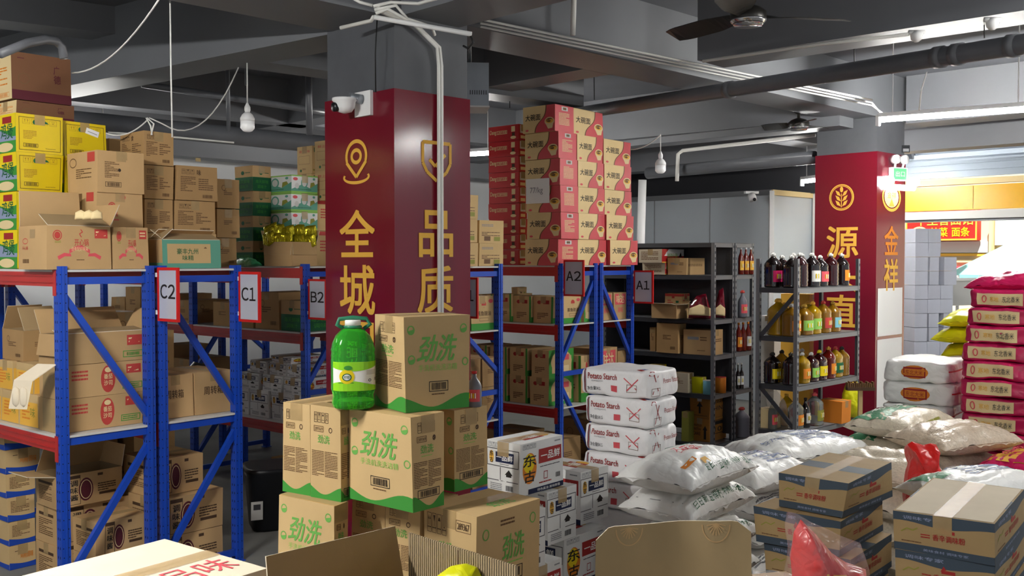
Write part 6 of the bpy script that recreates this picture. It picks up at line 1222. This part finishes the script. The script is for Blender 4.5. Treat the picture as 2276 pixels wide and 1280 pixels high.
# security cameras
q = P1 + Lb * .3 - Rb * .012; zc = P(800, 235, 5.7).z
o = empty('security_camera', (q.x, q.y, zc), math.pi / 2 - math.radians(45.5)); tag(o, 'white dome security camera on the near pillar', 'camera')
m = MB(); m.box(-.02, -.12, -.065, 0, .03, .075, 'plasw'); m.build('mount_plate', o)
m = MB(); m.tube([(-.02, -.04, .03), (-.09, -.02, .035)], .028, 'galv', 12); m.build('arm', o)
m = MB(); m.lathe([(.008, -.055), (.04, -.045), (.058, -.02), (.062, .01), (.07, .016), (.07, .03), (.04, .034)], 'plasw', 24, (-.11, .0)); hs = m.build('housing', o)
m = MB(); m.tube([(-.15, .01, -.02), (-.178, .014, -.024)], .026, 'plasblk', 18); m.build('lens', hs)
q = P(1670, 437, 12.9); o = empty('security_camera', q, .2); tag(o, 'small white security camera on the cold store edge', 'camera'); m = MB(); m.tube([(0, 0, .02), (0, -.03, -.01), (0, -.05, -.05)], .05, 'plasw', 14); m.build('housing', o); m = MB(); m.tube([(0, -.09, -.04), (0, -.105, -.045)], .022, 'plasblk', 12); m.build('lens', o); m = MB(); m.box(-.08, -.01, .04, .1, .05, .07, 'plasw'); m.build('bracket', o)
q = P(2011, 331, 10.22); o = empty('floodlight', q); tag(o, 'small black floodlight at the corner of the far pillar', 'lamp'); m = MB(); m.box(-.04, -.03, -.04, .04, .02, .035, 'plasblk'); m.build('housing', o); m = MB(); m.box(-.03, -.032, -.03, .03, -.03, .0, 'grey'); m.build('glass', o)
# emergency twin lamp with exit sign
q = P2 + Rb * .33 - Lb * .05; zc = P(1990, 382, 10.0).z
o = empty('emergency_light', (q.x, q.y, zc), math.pi / 2 - math.radians(45.5) - .35); tag(o, 'twin spot emergency light with green exit panel on the far pillar', 'lamp')
m = MB(); m.box(-.1, -.05, -.09, .1, .0, .04, 'plasw'); cs = m.build('case', o); m = MB(); f = Face(m, lambda s, t, e: Vector((-.085 + .17 * s, -.051 - e, -.08 + .11 * t)), .17, .11); f.rect(0, 0, 1, 1, 'exitg', .001); f.text('出口', .15, .25, .85, .75, 'white', 0, e=.003); m.build('exit_panel', cs)
for s in (-1, 1):
    m = MB(); m.tube([(s * .05, -.03, .04), (s * .06, -.05, .11)], .012, 'plasw', 8); m.tube([(s * .055, -.02, .12), (s * .06, -.07, .12)], .045, 'plasw', 16); m.build('spot_head', o)
for s in (-1, 1):
    m = MB(); m.tube([(s * .17, -.03, -.1), (s * .17, -.1, -.1)], .05, 'emlamp', 16); m.build('lit_lamp', o)
m = MB(); m.tube([(-.2, -.04, -.16), (.2, -.04, -.16)], .03, 'emlamp', 12); m.build('lit_bar', o)
# sprinkler-like spotlights under the beam, fans
for i, (px, py, d_) in enumerate([(2037, 76, 5.75), (2206, 48, 5.4)]):
    q = P(px, py, d_); o = empty('twin_socket', q); tag(o, f'pale twin lamp socket on the ceiling beam, {["near the fan", "at the upper right"][i]}', 'lamp', 'pale twin sockets')
    m = MB(); m.lathe([(.012, -.045), (.03, -.03), (.035, 0), (.02, .02)], 'plasw', 14); m.build('socket', o); m = MB(); m.tube([(-.045, 0, .01), (.045, 0, .01)], .014, 'plasw', 8); m.build('arm', o)
def fan(px, py, d, label, R, az, nb=3, ztop=SL):
    q = P(px, py, d); o = empty('ceiling_fan', q); tag(o, label, 'fan', 'ceiling fans')
    m = MB(); m.lathe([(.03, -.05), (.085, -.045), (.1, -.02), (.1, .02), (.07, .045), (.03, .06)], 'fanb', 28); mo = m.build('motor', o)
    m = MB(); m.lathe([(.078, -.054), (.082, -.046), (.101, -.03), (.101, -.022)], 'chrome', 28); m.build('trim_ring', mo)
    m = MB(); m.tube([(0, 0, .05), (0, 0, ztop - q.z)], .014, 'fanb', 10); m.lathe([(.02, .1), (.05, .12), (.055, .2), (.02, .22)], 'fanb', 16); m.build('down_rod', o)
    for i in range(nb):
        a = az + i * 2 * math.pi / nb; ca, sa = math.cos(a), math.sin(a); m = MB(); vs = []; n = 10
        for s in range(2):
            for j in range(n + 1):
                t = j / n; r_ = .1 + (R - .1) * t; w = .035 + .055 * min(1, t * 3) - .03 * max(0, t - .85) / .15
                for sd in (-1, 1): x, y = r_, sd * w; vs.append((x * ca - y * sa, x * sa + y * ca, sd * .018 - .01 * t + s * .004))
        k2 = 2 * (n + 1); fs = []
        for s in range(2):
            for j in range(n): b = s * k2 + j * 2; f_ = (b, b + 1, b + 3, b + 2); fs.append(f_ if s else f_[::-1])
        for j in range(n):
            for sd in (0, 1): b = j * 2 + sd; fs.append((b, b + 2, k2 + b + 2, k2 + b))
        fs += [(0, 1, k2 + 1, k2), (2 * n, 2 * n + 1, k2 + 2 * n + 1, k2 + 2 * n)]
        m.mesh(vs, fs, 'fanb', False); m.build('blade', o)
fan(1663, 36, 5.6, 'dark ceiling fan at the upper right', .58, .12); fan(1775, 277, 9.6, 'distant dark ceiling fan left of the far pillar', .35, .5)
# galvanised duct box beside the near pillar
q = P(1060, 196, 7.2); m = MB(); m.box(-.17, -.15, -.15, .075, .15, .155, 'galv'); m.box(-.17, -.155, -.16, .08, .155, -.148, 'ltgrey')
for i in range(8): m.box(-.06 + i * .016, -.152, -.07, -.054 + i * .016, -.15, -.04, 'dgrey')
o = m.build('duct_box', None, q, .1); tag(o, 'galvanised metal duct box hanging right of the near pillar', 'duct'); m = MB(); m.tube([(-.05, 0, .15), (-.05, 0, SL - q.z)], .012, 'galv', 8); m.build('hanger', o)
# black bin on the floor in the aisle
q = P(606, 1050, 7.0); o = empty('plastic_bin', (q.x, q.y, 0), .4); tag(o, 'black plastic bin with a pale label on the floor under the B2 rack', 'bin')
m = MB(); m.lathe([(.15, 0), (.16, .02), (.19, .4), (.2, .41), (.2, .44), (.18, .44)], 'binblk', 24, sq=4); m.build('body', o)
m = MB(); m.box(-.19, -.05, .38, -.17, .05, .4, 'ltgrey'); m.build('handle', o); m = MB(); f = Face(m, lambda s, t, e: Vector((-.18 + .08 * s, -.188 - .01 * t - e, .1 + .13 * t)), .08, .13); f.rect(0, 0, 1, 1, 'ltgrey', .003); f.rect(.2, .55, .8, .85, 'dgrey', .005); m.build('label', o)
# wood strips and small bits on the wall top
for i, (px, py) in enumerate([(440, 332), (636, 340)]):
    q = P(px, py, [11.1, 12.6][i] - .25); m = MB(); m.box(-.02, 0, -.13, .03, .02, .09, 'wood'); o = m.build('wood_strip', None, q, .75); tag(o, f'pale wood strip on the dark wall top, {["left", "right"][i]}', 'strip', 'wood strips')
# ---------------------------------------------------------------- let neighbouring goods touch instead of running into one another
def sat(a, b):
    best = None; ax = []
    for q in (a, b): ax += [(math.cos(q[3]), math.sin(q[3])), (-math.sin(q[3]), math.cos(q[3]))]
    dx, dy = b[1] - a[1], b[2] - a[2]
    for (x, y) in ax:
        r = 0
        for q in (a, b): r += q[4] * abs(x * math.cos(q[3]) + y * math.sin(q[3])) + q[5] * abs(-x * math.sin(q[3]) + y * math.cos(q[3]))
        p = dx * x + dy * y; o = r - abs(p)
        if o <= 0: return None
        if best is None or o < best[0]: s = 1 if p >= 0 else -1; best = (o, x * s, y * s)
    return best
def settle(n=40):
    A = REG; rad = lambda q: math.hypot(q[4], q[5])
    pairs = [(A[i], b) for i in range(len(A)) for b in (A[i + 1:] + FIXED) if min(A[i][7], b[7]) - max(A[i][6], b[6]) > .012 and math.hypot(A[i][1] - b[1], A[i][2] - b[2]) < rad(A[i]) + rad(b) + .3]
    for it in range(n):
        mv = 0
        for a, b in pairs:
            s = sat(a, b)
            if not s: continue
            o, nx, ny = s; tol = min(a[8], b[8] if b[0] is not None else .004)
            if o <= tol: continue
            o = o - tol * .5
            if b[0] is None or math.hypot(b[1], b[2]) < math.hypot(a[1], a[2]): q, sg = a, -1
            else: q, sg = b, 1
            L = math.hypot(q[1], q[2]); rx, ry = q[1] / L, q[2] / L; k = (nx * rx + ny * ry) * sg
            if k > .5: q[1] += rx * o / k; q[2] += ry * o / k
            else: q[1] += nx * sg * o; q[2] += ny * sg * o
            mv += 1
        if not mv: break
    return mv
ORIG = [(q[1], q[2]) for q in REG]
LEFT = settle()
for q, (x, y) in zip(REG, ORIG):
    q[0].location.x += q[1] - x; q[0].location.y += q[2] - y
# ---------------------------------------------------------------- lamps
def tube(A, B, label, r=.016, e=60, ztop=SL):
    A = Vector(A); B = Vector(B); o = empty('tube_lamp', (A + B) / 2); tag(o, label, 'lamp', 'fluorescent tube lamps under the ceiling'); c = (A + B) / 2
    m = MB(); d = (B - A).normalized(); m.bar(A - c + Vector((0, 0, .045)), B - c + Vector((0, 0, .045)), .05, .035, 'plasw'); m.bar(A - c - d * .02, A - c + d * .01, .04, .09, 'plasw'); m.bar(B - c - d * .01, B - c + d * .02, .04, .09, 'plasw'); m.build('housing', o)
    for e_ in (A - c + d * .12, B - c - d * .12): m = MB(); m.bar(e_ + Vector((0, 0, .06)), (e_.x, e_.y, ztop - c.z), .008, .008, 'plasw'); m.build('hanger', o)
    m = MB(); m.tube([A - c + d * .012, B - c - d * .012], r, 'tube%d' % e, 12); m.build('tube', o)
TL = [((P(1953, 268, 8.6)), P(2300, 243, 7.75), 'long lit tube lamp right of the far maroon pillar'),
      (P(1028, 345, 10.9), P(1095, 341, 10.2), 'lit tube lamp glimpsed just right of the near pillar'),
      (P(1783, 405, 11.6), P(1835, 399, 11.0), 'small lit tube lamp left of the far pillar')]
for a, e in zip(TL, (260, 130, 130)): tube(*a, e=e)
tube((-3.0, 1.6, 3.1), (-1.9, 2.6, 3.1), 'tube lamp overhead on the near left', e=420)
tube((-4.6, 4.4, 3.1), (-3.6, 5.3, 3.1), 'added fill lamp out of view over the left racks', e=30)  # unseen, added as dim fill for the left racks
tube((3.2, 1.2, 3.1), (4.2, 2.1, 3.1), 'added weak fill lamp out of view at the near right', e=30)  # unseen, added as weak fill from the near right
tube((-4.3, 9.25, 2.86), (-3.85, 9.65, 2.86), 'added lamp for the back wall, hidden behind the carton pile', e=60)  # added out of sight behind the cartons to whiten the back wall
tube((4.1, 12.5, 2.95), (4.6, 12.0, 2.95), 'added lamp hidden behind the far maroon pillar', e=130)  # added, hidden by the pillar, to brighten the cold store face
tube((3.3, 4.2, 3.12), (4.2, 5.1, 3.12), 'added lamp out of view on the right for the sacks', e=130)  # added beyond the frame so the white sack tops are lit
